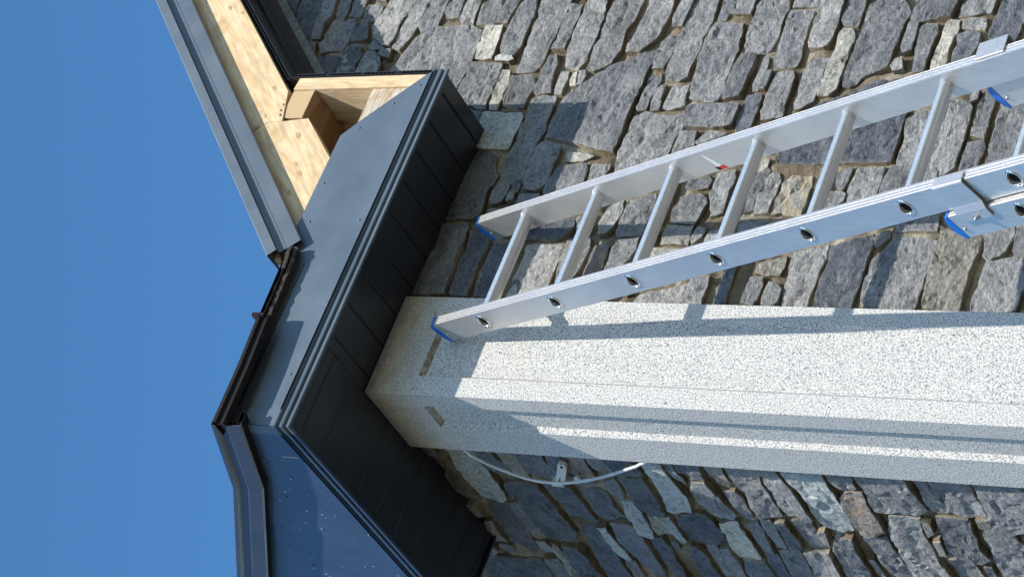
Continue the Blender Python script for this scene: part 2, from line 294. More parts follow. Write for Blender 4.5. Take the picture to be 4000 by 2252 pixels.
RIGHT='''d1444,6210 1435,6061 1331,6054 1274,6051 1246,6055 1259,6099 1335,6165;d1435,6063 1430,5972 1336,5960 1265,5956 1228,5959 1220,6021 1237,6055 1290,6060 1341,6060;g1430,5974 1426,5918 1328,5909 1268,5919 1220,5912 1222,5947 1249,5955 1309,5954;g1426,5919 1424,5874 1330,5863 1303,5866 1304,5895 1327,5910;t1304,5903 1302,5864 1245,5852 1173,5849 1169,5890 1202,5905 1257,5911;g1291,5855 1295,5814 1257,5802 1193,5806 1171,5812 1176,5856 1220,5861;g1284,5805 1282,5762 1213,5735 1205,5794 1247,5808;g1423,5856 1420,5811 1327,5800 1300,5809 1307,5850 1339,5854;g1354,5798 1345,5738 1286,5737 1289,5795 1327,5802;p1415,5726 1409,5640 1318,5640 1259,5642 1205,5637 1184,5648 1190,5676 1222,5723 1253,5742 1284,5741 1323,5726;p1404,5639 1401,5582 1305,5575 1227,5583 1162,5602 1174,5639 1215,5643 1293,5640;g1395,5577 1402,5515 1296,5509 1256,5511 1233,5564 1255,5579 1295,5578;g1336,5509 1390,5462 1281,5450 1284,5497 1311,5513;p1327,5453 1397,5448 1395,5408 1296,5398 1254,5393 1254,5431 1282,5448;g1194,5730 1217,5718 1176,5654 1177,5722;g1170,5673 1173,5631 1134,5625 1146,5668;x1172,5728 1171,5695 1145,5665 1114,5647 1064,5648 1066,5728 1097,5732;x1190,5800 1188,5748 1156,5733 1122,5741 1066,5731 1069,5798 1110,5802;d1155,5896 1156,5811 1120,5810 1069,5811 1070,5901 1109,5904;m1204,6021 1210,5921 1168,5911 1124,5909 1091,5908 1098,5922 1149,5975;g1112,5598 1207,5558 1227,5542 1245,5504 1245,5402 1227,5340 1140,5335 1074,5335 989,5353 979,5374 1037,5420 1059,5516 1067,5602;p1331,5395 1390,5342 1313,5318 1281,5317 1253,5326 1254,5385;g1382,5310 1385,5266 1287,5264 1248,5268 1250,5308 1299,5313;g1305,5253 1375,5197 1284,5192 1196,5193 1157,5194 1134,5206 1134,5247 1160,5262 1226,5262;c1245,5338 1239,5274 1174,5271 1122,5275 1126,5334 1163,5340 1203,5336;g1371,5193 1372,5099 1283,5091 1214,5099 1123,5104 1076,5121 1069,5180 1105,5184 1187,5184 1274,5183;g1315,5089 1313,5048 1267,5043 1181,5045 1142,5043 1147,5089 1187,5088 1261,5093;p1363,5035 1367,4981 1272,4967 1190,4962 1097,4965 1072,4977 1080,5020 1129,5038 1193,5037 1266,5038;p1359,4959 1360,4861 1257,4863 1207,4878 1135,4867 1093,4883 1064,4927 1074,4952 1126,4960 1224,4962;p1360,4842 1356,4765 1243,4755 1184,4768 1152,4790 1124,4803 1126,4849 1155,4852 1206,4843 1260,4841;g1350,4739 1352,4701 1258,4702 1211,4706 1217,4738 1242,4747;g1190,4749 1195,4706 1149,4701 1069,4715 1068,4752 1110,4759 1168,4758;p1352,4700 1347,4628 1241,4621 1170,4627 1093,4633 1034,4631 1022,4651 1028,4699 1066,4709 1141,4709 1211,4707;g1221,4609 1215,4521 1157,4514 1100,4513 1028,4514 967,4508 946,4528 955,4571 964,4607 1035,4613 1162,4620;g1114,5336 1110,5233 1056,5228 1001,5225 948,5229 944,5254 963,5298 999,5345 1077,5345;c1079,5219 1078,5194 1038,5182 995,5185 939,5186 939,5213 966,5222 1017,5223;g1057,5184 1052,5103 1014,5096 984,5104 945,5105 951,5174 978,5180 1029,5181;b1126,5266 1136,5255 1132,5212 1119,5201 1111,5214 1115,5261;g1134,5090 1133,5063 1097,5048 1067,5048 993,5035 985,5075 995,5088 1034,5091 1085,5091;p1072,5031 1071,5002 1040,4996 1006,5003 990,5001 988,5025 1024,5034;c1062,4990 1067,4976 1039,4972 1016,4965 1014,4984 1035,4990;g1072,4979 1074,4955 1055,4946 1024,4950 1019,4967 1047,4975;g1137,4750 1064,4759 942,4763 776,4759 785,4809 818,4900 823,4928 842,4996 895,4997 965,4997 1007,4971 1043,4932 1088,4888 1103,4842 1130,4807;g977,5088 985,5058 984,5009 957,5006 928,5011 879,5007 818,5013 766,5016 698,5012 640,5020 657,5061 718,5089 791,5095 848,5087 918,5088;b931,5227 933,5103 919,5093 877,5092 844,5095 805,5095 802,5189 816,5216 862,5223;g941,5306 940,5234 904,5229 884,5236 907,5268;g830,4984 813,4938 802,4929 765,4930 718,4924 685,4926 656,4954 664,4990 697,5007 766,5011 815,5007;c793,4911 790,4847 776,4820 758,4847 758,4902;p911,4755 924,4720 914,4659 913,4601 867,4592 839,4600 781,4601 703,4606 671,4653 671,4719 716,4739 786,4750 834,4753 882,4748;g1058,4755 1057,4716 1014,4713 973,4717 931,4721 927,4745 941,4755 991,4754;g1012,4702 1011,4682 981,4684 926,4680 924,4706 953,4712 994,4712;p1009,4670 1009,4615 971,4613 941,4607 927,4630 932,4678 956,4678;g940,4599 941,4447 903,4446 870,4450 862,4470 864,4584 890,4593;g853,4589 852,4539 827,4538 802,4533 786,4564 776,4593 812,4598;g832,4520 852,4501 842,4448 824,4470 801,4520 811,4533;d972,4440 972,4393 925,4392 886,4394 854,4405 837,4435 887,4448 926,4443;g1105,4495 1108,4453 1061,4445 1029,4452 964,4453 951,4502 979,4508 1047,4506;g1347,4621 1344,4567 1271,4576 1232,4582 1231,4612;g1344,4570 1340,4502 1245,4512 1246,4571;g1276,4506 1339,4487 1334,4414 1250,4412 1173,4413 1123,4419 1111,4452 1108,4484 1139,4502 1173,4505 1222,4503;g1256,4406 1248,4326 1209,4329 1141,4328 1067,4327 1061,4348 1061,4398 1091,4404 1152,4402 1233,4407;g1333,4400 1329,4323 1264,4325 1264,4400;p1329,4323 1324,4252 1233,4248 1169,4250 1120,4253 1115,4264 1117,4308 1147,4313 1216,4317;g1324,4248 1321,4194 1230,4188 1188,4193 1194,4236 1212,4246;g1259,4179 1311,4121 1253,4070 1228,4056 1176,4065 1101,4068 1050,4070 1038,4088 1017,4136 990,4161 991,4181 1020,4190 1083,4185 1162,4181 1233,4179;c1191,4234 1185,4205 1167,4193 1138,4188 1083,4192 1017,4189 981,4192 961,4208 957,4237 979,4244 1054,4242 1116,4238 1168,4239;g1093,4296 1095,4241 1046,4244 987,4243 947,4245 924,4272 920,4295 942,4302 985,4298 1040,4305;g1099,4429 1098,4413 1060,4409 1028,4412 986,4414 987,4431 1009,4436 1053,4433;g1050,4411 1049,4388 1015,4388 985,4390 986,4409 1012,4414;p1045,4379 1051,4329 1021,4316 978,4316 931,4319 890,4309 883,4373 913,4383 987,4382;g1312,4047 1305,3936 1203,3943 1203,3986 1191,4025 1201,4053 1227,4053;g1304,3927 1298,3831 1218,3840 1208,3887 1206,3927 1236,3931;d1306,3821 1299,3705 1235,3713 1179,3756 1125,3759 1117,3772 1132,3831 1161,3835 1203,3829 1234,3825;p1193,3911 1205,3896 1199,3850 1177,3841 1159,3844 1170,3909;g1198,4054 1192,4024 1146,4019 1098,4019 1090,4044 1108,4053 1156,4057;g1183,4025 1191,4005 1185,3972 1152,3966 1105,3970 1030,3969 1031,4004 1060,4009 1107,4018;c1200,3949 1198,3918 1165,3913 1118,3920 1048,3921 1024,3958 1051,3962 1128,3957 1175,3957;d1146,3912 1159,3873 1148,3850 1119,3846 1088,3853 1076,3854 1053,3907 1091,3910 1114,3906;p1071,4059 1080,4040 1040,4025 1032,4054 1046,4061;d893,4303 942,4230 975,4159 1012,4104 1013,4019 969,3987 915,3982 848,3979 746,3980 747,4157 749,4288 773,4303 834,4305;t912,3966 920,3924 881,3917 878,3960;g878,3975 937,3880 935,3825 915,3814 826,3811 728,3814 705,3834 710,3961 755,3970 821,3969;g972,3799 975,3767 946,3760 891,3765 848,3760 849,3799 873,3806 921,3806;g957,3833 967,3807 939,3807 928,3825;p850,3803 851,3760 833,3759 811,3758 824,3799;g810,3804 815,3761 789,3754 753,3757 712,3759 697,3803 750,3807 786,3805;g948,3749 967,3628 905,3614 869,3629 744,3664 707,3686 708,3732 763,3739 836,3742 901,3744;c765,4329 765,4310 732,4307 712,4319 712,4331;g1113,3748 1171,3705 1202,3690 1201,3667 1108,3646;g1044,3779 1087,3760 1101,3645 1030,3628 1000,3665 980,3756;p697,4305 721,4291 721,4271 697,4260 648,4261 591,4260 587,4301 622,4305 667,4306;y705,4256 717,4237 721,4180 685,4176 626,4171 584,4172 586,4218 591,4229 587,4255 604,4261 637,4258 670,4255;g676,4107 715,4115 735,4081 725,4073 695,4075 666,4079 655,4085;g654,4115 658,4084 646,4066 622,4066 594,4103 611,4120;p734,4066 734,3991 695,3987 650,3988 620,4062 648,4071 677,4069;g717,3981 734,3978 733,3905 673,3902 643,3913 624,3980 659,3987 681,3987;g711,3890 723,3854 677,3845 638,3851 646,3886;g722,4445 730,4392 689,4386 637,4392 595,4389 582,4420 659,4446;g686,4335 713,4333 737,4308 727,4292 659,4307 610,4308 593,4332 630,4337;g561,3920 569,3883 591,3813 571,3812 541,3807 540,3914;d499,4071 522,4013 537,3968 503,3961 471,3962 436,3964 385,3961 323,3965 301,3969 301,4042 319,4061 348,4067 403,4068 459,4063 473,4070;g540,3943 545,3928 524,3921 509,3933 485,3945 517,3963;p523,3917 527,3889 514,3796 491,3797 453,3796 415,3803 355,3805 316,3807 313,3941 344,3950 412,3961 462,3953 490,3936;t553,3801 522,3730 526,3691 506,3690 452,3693 408,3694 358,3695 312,3693 317,3786 348,3792 416,3798 484,3801 519,3796;g532,3685 555,3618 528,3615 486,3625 471,3637 456,3661 471,3679 499,3683;g550,3615 569,3523 473,3500 468,3603 490,3612;g454,3668 466,3614 464,3533 421,3523 371,3563 320,3562 313,3673 335,3679 372,3674 419,3671;g457,3531 465,3482 390,3476 316,3476 316,3561 348,3519;p473,4156 504,4072 466,4070 438,4071 385,4078 314,4079 314,4143 331,4148 387,4156 447,4158;t440,4245 467,4170 432,4167 406,4172 405,4216 412,4243;g398,4247 399,4210 372,4205 344,4205 329,4204 313,4214 316,4248 343,4249;g385,4195 382,4168 363,4155 328,4153 313,4160 314,4193 351,4198;g386,4407 405,4357 372,4357 316,4356 315,4414 349,4408;p338,4539 364,4473 386,4407 349,4408 316,4415 315,4547;d787,5254 805,5248 802,5159 787,5128 742,5114 717,5097 660,5105 588,5095 567,5123 567,5220 580,5230 621,5224 692,5227;d551,5217 556,5123 535,5110 488,5110 434,5110 395,5109 354,5103 321,5097 318,5203 374,5211 432,5213 498,5214 533,5214;d529,5102 510,5045 497,5032 442,5032 397,5036 348,5034 319,5030 322,5085 342,5090 396,5093 453,5095;d491,5020 500,4956 467,4951 402,4951 330,4951 319,4971 322,5012 359,5020 416,5021;g678,5087 691,5059 682,5038 644,5039 623,5042 614,5076 628,5091 661,5092;g659,5030 654,5013 628,5006 618,5027 645,5034;g651,5002 655,4940 644,4935 607,4952 607,5002;g565,5088 603,5087 607,5052 603,5013 568,5025 552,5066;d503,4954 534,4949 574,4805 549,4791 524,4802 500,4830 507,4916;p492,4919 497,4885 490,4801 462,4798 413,4801 356,4801 319,4904 323,4919 411,4917;g708,4922 741,4915 748,4831 731,4816 679,4812 635,4818 623,4889 643,4923 676,4932;g744,4813 746,4756 710,4759 666,4769 657,4799 687,4806;p505,4799 510,4728 470,4721 403,4731 372,4745 355,4786 413,4794;o487,4719 495,4698 492,4673 460,4669 426,4670 403,4673 386,4718 422,4717 459,4720;p584,4716 612,4707 629,4673 599,4670 568,4669 521,4692 516,4713 553,4723;g573,4800 585,4773 586,4741 553,4737 521,4748 516,4779;p631,4670 655,4592 607,4586 546,4589 518,4591 514,4664 572,4667;p511,4661 515,4591 476,4592 449,4600 422,4608 402,4661 442,4665;p643,4522 656,4465 642,4449 626,4440 592,4446 557,4452 556,4522 607,4525;y553,4525 554,4452 526,4454 494,4454 493,4530 529,4532;c479,4545 484,4455 452,4459 406,4489 397,4538;g551,4440 542,4412 514,4417 489,4437 511,4449;p535,4406 544,4373 503,4374 479,4405 512,4413;g695,4520 715,4464 698,4450 673,4453 665,4491 673,4520;g950,3915 978,3906 1012,3909 1007,3928 1004,3942 978,3948 943,3946 949,3928;d302,4296 408,4297 512,4300 515,4312 517,4328 408,4330 302,4326 304,4312;g477,4203 524,4201 572,4200 569,4218 567,4228 524,4232 484,4231 477,4218;g603,4741 622,4739 639,4738 639,4760 644,4776 622,4779 598,4778 600,4760;p1315,4155 1380,4151 1441,4151 1444,4164 1442,4176 1380,4178 1312,4175 1315,4164;g994,5779 1022,5781 1051,5783 1050,5800 1054,5821 1022,5822 998,5818 998,5800;g850,5595 950,5596 1045,5594 1048,5616 1051,5637 950,5635 860,5634 858,5616;g853,5549 950,5543 1050,5546 1046,5558 1040,5575 950,5576 850,5571 856,5558;g539,4254 552,4253 571,4259 568,4294 565,4327 552,4335 534,4330 535,4294;g860,5373 892,5374 931,5379 931,5392 934,5406 892,5409 858,5406 854,5392;g852,5487 944,5485 1035,5486 1035,5502 1036,5513 944,5521 857,5518 855,5502;g746,4366 784,4363 827,4363 819,4400 819,4438 784,4435 751,4434 748,4400;g557,4548 632,4541 701,4544 704,4556 701,4565 632,4570 556,4567 558,4556;p857,5294 876,5292 894,5296 897,5306 894,5318 876,5321 852,5319 856,5306;g558,3722 624,3713 688,3719 683,3744 683,3774 624,3772 564,3770 561,3744;g976,3844 1008,3841 1035,3849 1039,3864 1038,3881 1008,3884 970,3882 977,3864;g928,5704 950,5698 976,5697 972,5730 972,5764 950,5761 924,5758 927,5730;g307,4617 348,4609 387,4610 390,4624 391,4633 348,4639 309,4635 305,4624;p738,4458 764,4459 784,4459 789,4478 783,4492 764,4496 739,4494 738,4478;p510,4977 534,4973 556,4969 552,4990 550,5009 534,5012 514,5006 513,4990;g612,3798 644,3798 682,3799 682,3812 684,3831 644,3829 603,3826 608,3812;g545,4019 570,4011 599,4010 594,4036 602,4059 570,4061 546,4058 542,4036;g522,4088 550,4081 574,4088 578,4106 574,4123 550,4127 520,4126 523,4106;g995,5662 1020,5660 1049,5664 1044,5700 1049,5736 1020,5740 999,5738 993,5700;g1334,5056 1392,5050 1444,5052 1445,5064 1447,5079 1392,5079 1340,5075 1339,5064;p577,3583 644,3578 703,3586 712,3602 704,3622 644,3623 580,3622 581,3602;g342,4564 392,4559 442,4557 447,4570 448,4576 392,4584 342,4580 337,4570;g301,4670 338,4672 369,4668 374,4684 375,4695 338,4697 306,4695 303,4684;p872,5671 890,5664 906,5669 902,5688 902,5710 890,5714 875,5710 876,5688;p923,5335 940,5331 963,5330 960,5342 965,5353 940,5353 918,5352 918,5342;g571,4902 588,4896 610,4898 603,4912 608,4929 588,4932 567,4926 571,4912;g569,3652 628,3645 694,3650 689,3670 690,3693 628,3691 568,3690 567,3670;g660,4131 696,4129 725,4136 729,4144 726,4154 696,4157 663,4155 663,4144;g1391,5178 1416,5176 1446,5182 1442,5210 1444,5244 1416,5242 1385,5242 1385,5210;d926,5663 950,5660 973,5662 974,5668 976,5675 950,5678 929,5676 926,5668;g457,4257 486,4252 514,4252 515,4264 515,4270 486,4273 456,4272 456,4264;g1398,5367 1420,5367 1444,5365 1446,5378 1442,5385 1420,5388 1391,5388 1396,5378;g560,3957 582,3949 603,3956 604,3964 606,3971 582,3979 561,3975 558,3964;g1365,5744 1408,5740 1441,5740 1446,5764 1448,5788 1408,5783 1367,5782 1370,5764;d733,4526 748,4522 768,4520 766,4536 768,4550 748,4554 732,4550 728,4536;g408,4414 434,4413 460,4413 460,4426 457,4439 434,4442 402,4439 405,4426;p428,4356 446,4350 465,4353 469,4366 467,4380 446,4383 421,4379 423,4366;p1407,5470 1424,5468 1444,5465 1444,5482 1442,5492 1424,5497 1406,5495 1404,5482;g852,5439 938,5434 1018,5433 1021,5448 1017,5464 938,5463 855,5459 855,5448;p572,4358 612,4355 655,4358 654,4364 656,4371 612,4375 573,4372 571,4364;g672,4348 700,4350 728,4351 726,4360 728,4370 700,4371 677,4368 673,4360;g583,4846 596,4844 612,4846 609,4854 610,4865 596,4866 584,4864 583,4854;p301,4724 324,4720 345,4718 344,4738 349,4759 324,4760 302,4754 305,4738;d780,4323 826,4320 871,4323 870,4332 867,4343 826,4342 782,4340 781,4332;g496,4546 516,4547 540,4548 540,4560 533,4567 516,4571 491,4571 493,4560;g989,3797 1006,3789 1023,3796 1022,3806 1023,3819 1006,3819 990,3819 991,3806;g581,3902 600,3902 621,3903 618,3916 617,3926 600,3928 579,3927 584,3916;d1063,3801 1078,3795 1090,3793 1096,3814 1089,3833 1078,3831 1069,3830 1062,3814;g1307,4066 1376,4064 1444,4065 1447,4078 1448,4089 1376,4091 1303,4088 1305,4078;p499,4153 532,4156 567,4153 569,4168 569,4177 532,4180 499,4179 494,4168;d1371,4885 1410,4890 1449,4894 1446,4924 1443,4964 1410,4960 1380,4958 1377,4924;g592,3869 608,3865 619,3867 623,3874 622,3880 608,3883 592,3881 593,3874;g308,4784 314,4781 330,4783 324,4804 323,4827 314,4830 305,4826 305,4804;g601,4137 620,4135 641,4139 641,4144 639,4154 620,4153 596,4152 597,4144;g733,3549 758,3550 779,3555 786,3590 785,3627 758,3634 734,3630 728,3590;g1402,5301 1422,5297 1446,5295 1443,5310 1443,5318 1422,5324 1402,5323 1400,5310'''
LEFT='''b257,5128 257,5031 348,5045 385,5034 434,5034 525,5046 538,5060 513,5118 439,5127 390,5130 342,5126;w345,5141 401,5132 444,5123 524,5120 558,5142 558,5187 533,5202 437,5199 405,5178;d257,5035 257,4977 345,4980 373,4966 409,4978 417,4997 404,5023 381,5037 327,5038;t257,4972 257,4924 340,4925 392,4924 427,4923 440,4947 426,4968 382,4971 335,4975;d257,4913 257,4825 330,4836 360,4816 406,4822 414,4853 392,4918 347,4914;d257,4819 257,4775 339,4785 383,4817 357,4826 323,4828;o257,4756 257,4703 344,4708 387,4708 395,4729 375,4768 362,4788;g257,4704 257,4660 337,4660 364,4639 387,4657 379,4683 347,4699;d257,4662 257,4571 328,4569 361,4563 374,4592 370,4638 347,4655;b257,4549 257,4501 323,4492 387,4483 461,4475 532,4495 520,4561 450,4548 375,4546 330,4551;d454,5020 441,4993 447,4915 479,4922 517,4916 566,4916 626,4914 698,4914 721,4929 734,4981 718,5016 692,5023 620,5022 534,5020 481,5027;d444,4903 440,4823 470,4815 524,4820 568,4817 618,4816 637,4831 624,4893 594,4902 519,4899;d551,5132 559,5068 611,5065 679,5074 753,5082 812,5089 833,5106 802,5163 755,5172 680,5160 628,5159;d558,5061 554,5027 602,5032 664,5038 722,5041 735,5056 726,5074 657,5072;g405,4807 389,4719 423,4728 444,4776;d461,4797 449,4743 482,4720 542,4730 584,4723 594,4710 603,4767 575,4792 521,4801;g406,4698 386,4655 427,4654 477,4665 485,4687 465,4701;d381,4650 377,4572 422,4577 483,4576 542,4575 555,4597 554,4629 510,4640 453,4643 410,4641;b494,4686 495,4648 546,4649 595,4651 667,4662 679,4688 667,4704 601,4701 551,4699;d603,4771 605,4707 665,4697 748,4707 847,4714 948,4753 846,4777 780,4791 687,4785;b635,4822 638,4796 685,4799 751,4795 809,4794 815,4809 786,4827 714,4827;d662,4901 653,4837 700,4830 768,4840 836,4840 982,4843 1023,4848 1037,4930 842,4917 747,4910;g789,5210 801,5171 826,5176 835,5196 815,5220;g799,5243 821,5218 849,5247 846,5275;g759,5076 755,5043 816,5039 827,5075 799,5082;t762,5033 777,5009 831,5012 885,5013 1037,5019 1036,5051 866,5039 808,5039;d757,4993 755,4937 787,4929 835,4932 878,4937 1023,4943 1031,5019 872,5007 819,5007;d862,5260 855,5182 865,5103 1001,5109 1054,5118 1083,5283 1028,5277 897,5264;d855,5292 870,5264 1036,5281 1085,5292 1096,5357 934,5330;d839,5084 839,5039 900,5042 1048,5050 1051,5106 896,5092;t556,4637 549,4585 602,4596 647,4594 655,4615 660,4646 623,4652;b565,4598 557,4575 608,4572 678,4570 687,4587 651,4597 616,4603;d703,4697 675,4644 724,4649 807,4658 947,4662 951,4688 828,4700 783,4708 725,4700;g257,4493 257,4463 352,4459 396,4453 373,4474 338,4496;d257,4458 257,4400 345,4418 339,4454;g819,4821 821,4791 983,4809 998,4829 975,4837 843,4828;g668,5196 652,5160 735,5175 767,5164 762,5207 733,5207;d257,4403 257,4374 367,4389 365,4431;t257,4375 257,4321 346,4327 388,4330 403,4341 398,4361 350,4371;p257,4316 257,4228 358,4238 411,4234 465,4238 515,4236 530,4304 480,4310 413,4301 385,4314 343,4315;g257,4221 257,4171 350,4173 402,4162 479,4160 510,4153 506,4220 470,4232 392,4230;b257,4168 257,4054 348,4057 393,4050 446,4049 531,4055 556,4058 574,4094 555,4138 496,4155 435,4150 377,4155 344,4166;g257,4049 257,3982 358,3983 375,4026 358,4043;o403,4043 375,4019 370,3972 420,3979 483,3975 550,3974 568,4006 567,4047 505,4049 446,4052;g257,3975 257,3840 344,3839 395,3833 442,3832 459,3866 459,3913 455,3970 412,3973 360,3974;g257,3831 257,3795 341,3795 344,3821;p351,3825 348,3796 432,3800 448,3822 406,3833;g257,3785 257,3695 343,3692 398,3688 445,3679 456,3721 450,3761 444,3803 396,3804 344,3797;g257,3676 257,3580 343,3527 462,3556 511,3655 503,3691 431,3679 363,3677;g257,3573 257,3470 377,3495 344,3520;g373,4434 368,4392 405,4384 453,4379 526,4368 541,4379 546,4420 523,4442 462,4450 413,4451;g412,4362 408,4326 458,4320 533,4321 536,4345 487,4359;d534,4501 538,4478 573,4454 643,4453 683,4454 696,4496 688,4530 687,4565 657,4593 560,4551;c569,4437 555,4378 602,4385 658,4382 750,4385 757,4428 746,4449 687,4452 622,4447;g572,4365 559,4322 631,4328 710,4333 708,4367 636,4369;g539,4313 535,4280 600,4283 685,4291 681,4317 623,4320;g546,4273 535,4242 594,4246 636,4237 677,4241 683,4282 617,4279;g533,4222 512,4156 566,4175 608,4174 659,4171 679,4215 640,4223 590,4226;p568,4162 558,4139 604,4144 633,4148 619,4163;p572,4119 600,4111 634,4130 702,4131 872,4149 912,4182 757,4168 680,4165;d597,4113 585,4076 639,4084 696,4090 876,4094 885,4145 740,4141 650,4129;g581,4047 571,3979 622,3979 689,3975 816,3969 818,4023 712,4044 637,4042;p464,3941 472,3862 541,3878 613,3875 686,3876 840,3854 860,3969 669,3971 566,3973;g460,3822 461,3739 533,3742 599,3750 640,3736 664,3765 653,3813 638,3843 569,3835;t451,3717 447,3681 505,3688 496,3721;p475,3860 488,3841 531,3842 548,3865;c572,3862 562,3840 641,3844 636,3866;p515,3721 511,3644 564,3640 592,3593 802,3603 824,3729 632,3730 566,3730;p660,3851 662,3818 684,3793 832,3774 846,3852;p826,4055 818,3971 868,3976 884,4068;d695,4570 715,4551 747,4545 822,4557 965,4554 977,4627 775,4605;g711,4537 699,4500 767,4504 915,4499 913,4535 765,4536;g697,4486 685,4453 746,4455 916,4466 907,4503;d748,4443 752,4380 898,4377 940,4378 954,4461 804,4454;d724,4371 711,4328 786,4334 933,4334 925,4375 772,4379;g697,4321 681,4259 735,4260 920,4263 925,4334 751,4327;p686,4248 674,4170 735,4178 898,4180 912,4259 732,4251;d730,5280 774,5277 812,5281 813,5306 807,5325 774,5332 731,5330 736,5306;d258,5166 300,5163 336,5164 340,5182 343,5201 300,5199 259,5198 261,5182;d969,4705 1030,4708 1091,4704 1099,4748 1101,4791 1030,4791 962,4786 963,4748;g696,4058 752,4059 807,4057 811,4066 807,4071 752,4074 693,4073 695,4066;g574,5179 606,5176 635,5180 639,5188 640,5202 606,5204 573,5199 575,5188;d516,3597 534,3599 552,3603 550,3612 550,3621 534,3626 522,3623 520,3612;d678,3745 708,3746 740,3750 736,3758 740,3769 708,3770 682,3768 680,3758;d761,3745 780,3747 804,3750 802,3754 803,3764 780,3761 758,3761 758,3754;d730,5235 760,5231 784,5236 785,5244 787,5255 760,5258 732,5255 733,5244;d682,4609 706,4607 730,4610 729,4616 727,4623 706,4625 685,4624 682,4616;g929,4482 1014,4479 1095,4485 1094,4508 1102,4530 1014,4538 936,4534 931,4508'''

# ------------------------------------------------------------------ ground
g=MB(); g.v=[(-300,-300,0),(300,-300,0),(300,300,0),(-300,300,0)]; g.f=[(0,1,2,3)]
tag(g.out('ground',M_ground),kind='structure')

# ------------------------------------------------------------------ stone walls
FR={'R':lambda u,z,d:(u,.025-d,z),'L':lambda u,z,d:(.025-d,u,z)}   # d is measured outward from the mean stone face
def gable_top(side,u):
    return max(5.6,5.86+.894*(u-1.073)) if side=='R' else 5.50+.61*max(0,u)
def inside(px,py,q):
    n=len(q); ins=np.zeros(np.shape(px),bool)
    for i in range(n):
        x1,y1=q[i];x2,y2=q[(i+1)%n]
        if y1==y2: continue
        ins^=((y1>py)!=(y2>py))&(px<(x2-x1)*(py-y1)/(y2-y1)+x1)
    return ins
def stone_mesh(q,side,seed,step=.0115,fine=True):
    # returns the flanks first (they carry mortar), then the face
    rng=random.Random(seed); fr=FR[side]
    q=[Vector((u,z)) for u,z in q]
    area=sum(q[i].x*q[(i+1)%len(q)].y-q[(i+1)%len(q)].x*q[i].y for i in range(len(q)))/2
    if area<0: q=q[::-1]; area=-area
    # resample outline with wobble
    ring=[]; st_=.013 if fine else .045
    for i in range(len(q)):
        a,b=q[i],q[(i+1)%len(q)]; L=(b-a).length; k=max(1,int(L/st_)); d=(b-a)/max(L,1e-6); nn=Vector((d.y,-d.x))
        for j in range(k):
            p=a+(b-a)*(j/k)
            w=noise.noise(Vector((p.x*26+seed,p.y*26,seed*.37)))*.0026+noise.noise(Vector((p.x*150,p.y*150+seed,1)))*.0028
            if j==0: p=p*.975+ (q[i-1]+b)*.0125
            ring.append(p+nn*w)
    c=sum(ring,Vector((0,0)))/len(ring); size=math.sqrt(area)
    t0=rng.uniform(-.007,.006); tx=rng.uniform(-.05,.05); tz=rng.uniform(-.07,.05)
    def P2(p): return (p.x*17+seed*2.3,p.y*27+p.x*5)
    def H(p):
        P=Vector((p.x*13+seed*3.1,p.y*22,seed*1.7))
        h=noise.fractal(P,1.0,2.0,4)*.0036+noise.noise(Vector((p.x*70+seed,p.y*95,2)))*.0012
        r=abs(noise.noise(Vector((p.x*9+seed,p.y*17+p.x*6,seed*.9))))      # ledges where a flake has split off
        h-=.006*max(0,1-r*9)*(1 if size>.06 else .4)
        vd,vp=noise.voronoi(Vector((p.x*17+seed*2.3,p.y*27+p.x*5,seed*.61)))
        c0=vp[0]; q0=noise.cell_vector(c0*7.3)
        h+=((P2(p)[0]-c0.x)*(q0.x-.5)+(P2(p)[1]-c0.y)*(q0.y-.5)+(q0.z-.5)*.45)*(.0085 if side=='R' else .005)*min(1,size*9)
        s=noise.noise(Vector((p.x*6+seed,p.y*9,5)));  h+=.004*(math.floor(s*4)/4)
        return t0+h+(p.x-c.x)*tx+(p.y-c.y)*tz
    ins=min(.0016,size*.04)
    inner=[]; n=len(ring)
    for i,p in enumerate(ring):
        a=ring[i-1];b=ring[(i+1)%n]; d=(b-a); nn=Vector((-d.y,d.x)).normalized() if d.length>0 else Vector((0,0))
        inner.append(p+nn*ins*(.7+.6*rng.random()))
    verts=[];att=[];faces=[]
    for p in ring: verts.append(fr(p.x,p.y,-.06)); att.append(.2)
    nb=len(faces)
    for p in ring: verts.append(fr(p.x,p.y,H(p)-ins*1.15)); att.append(1.)
    for i in range(n):
        j=(i+1)%n; faces.append((i,j,n+j,n+i))
    # interior points
    pts=list(inner); 
    if fine:
        us=[p.x for p in ring];zs=[p.y for p in ring]
        xs,ys=np.meshgrid(np.arange(min(us),max(us),step),np.arange(min(zs),max(zs),step))
        xs=xs+np.array([[rng.uniform(-.35,.35)*step for _ in r] for r in xs]); ys=ys+np.array([[rng.uniform(-.35,.35)*step for _ in r] for r in ys])
        m=inside(xs,ys,[(p.x,p.y) for p in inner])
        R=np.array([(p.x,p.y) for p in inner])
        for x,y in zip(xs[m],ys[m]):
            if ((R[:,0]-x)**2+(R[:,1]-y)**2).min()>(step*.6)**2: pts.append(Vector((x,y)))
    vout,_,fo,ov,_,_=geometry.delaunay_2d_cdt(pts,[],[list(range(n))],1,1e-6)
    base=len(verts); 
    R=np.array([(p.x,p.y) for p in ring])
    for p in vout:
        dd=math.sqrt(((R[:,0]-p.x)**2+(R[:,1]-p.y)**2).min())
        verts.append(fr(p.x,p.y,H(p))); att.append(max(0,1-dd/.008)*.7)
    for f in fo: faces.append(tuple(base+k for k in f))
    # connect ring to inner ring (first vertices of the triangulation are the inner ring, in order, unless merged)
    idx={}
    for k,o in enumerate(ov):
        for s in o:
            if s<n: idx[s]=base+k
    if all(i in idx for i in range(n)):
        for i in range(n):
            j=(i+1)%n; faces.append((n+i,n+j,idx[j],idx[i]))
    return verts,faces,att
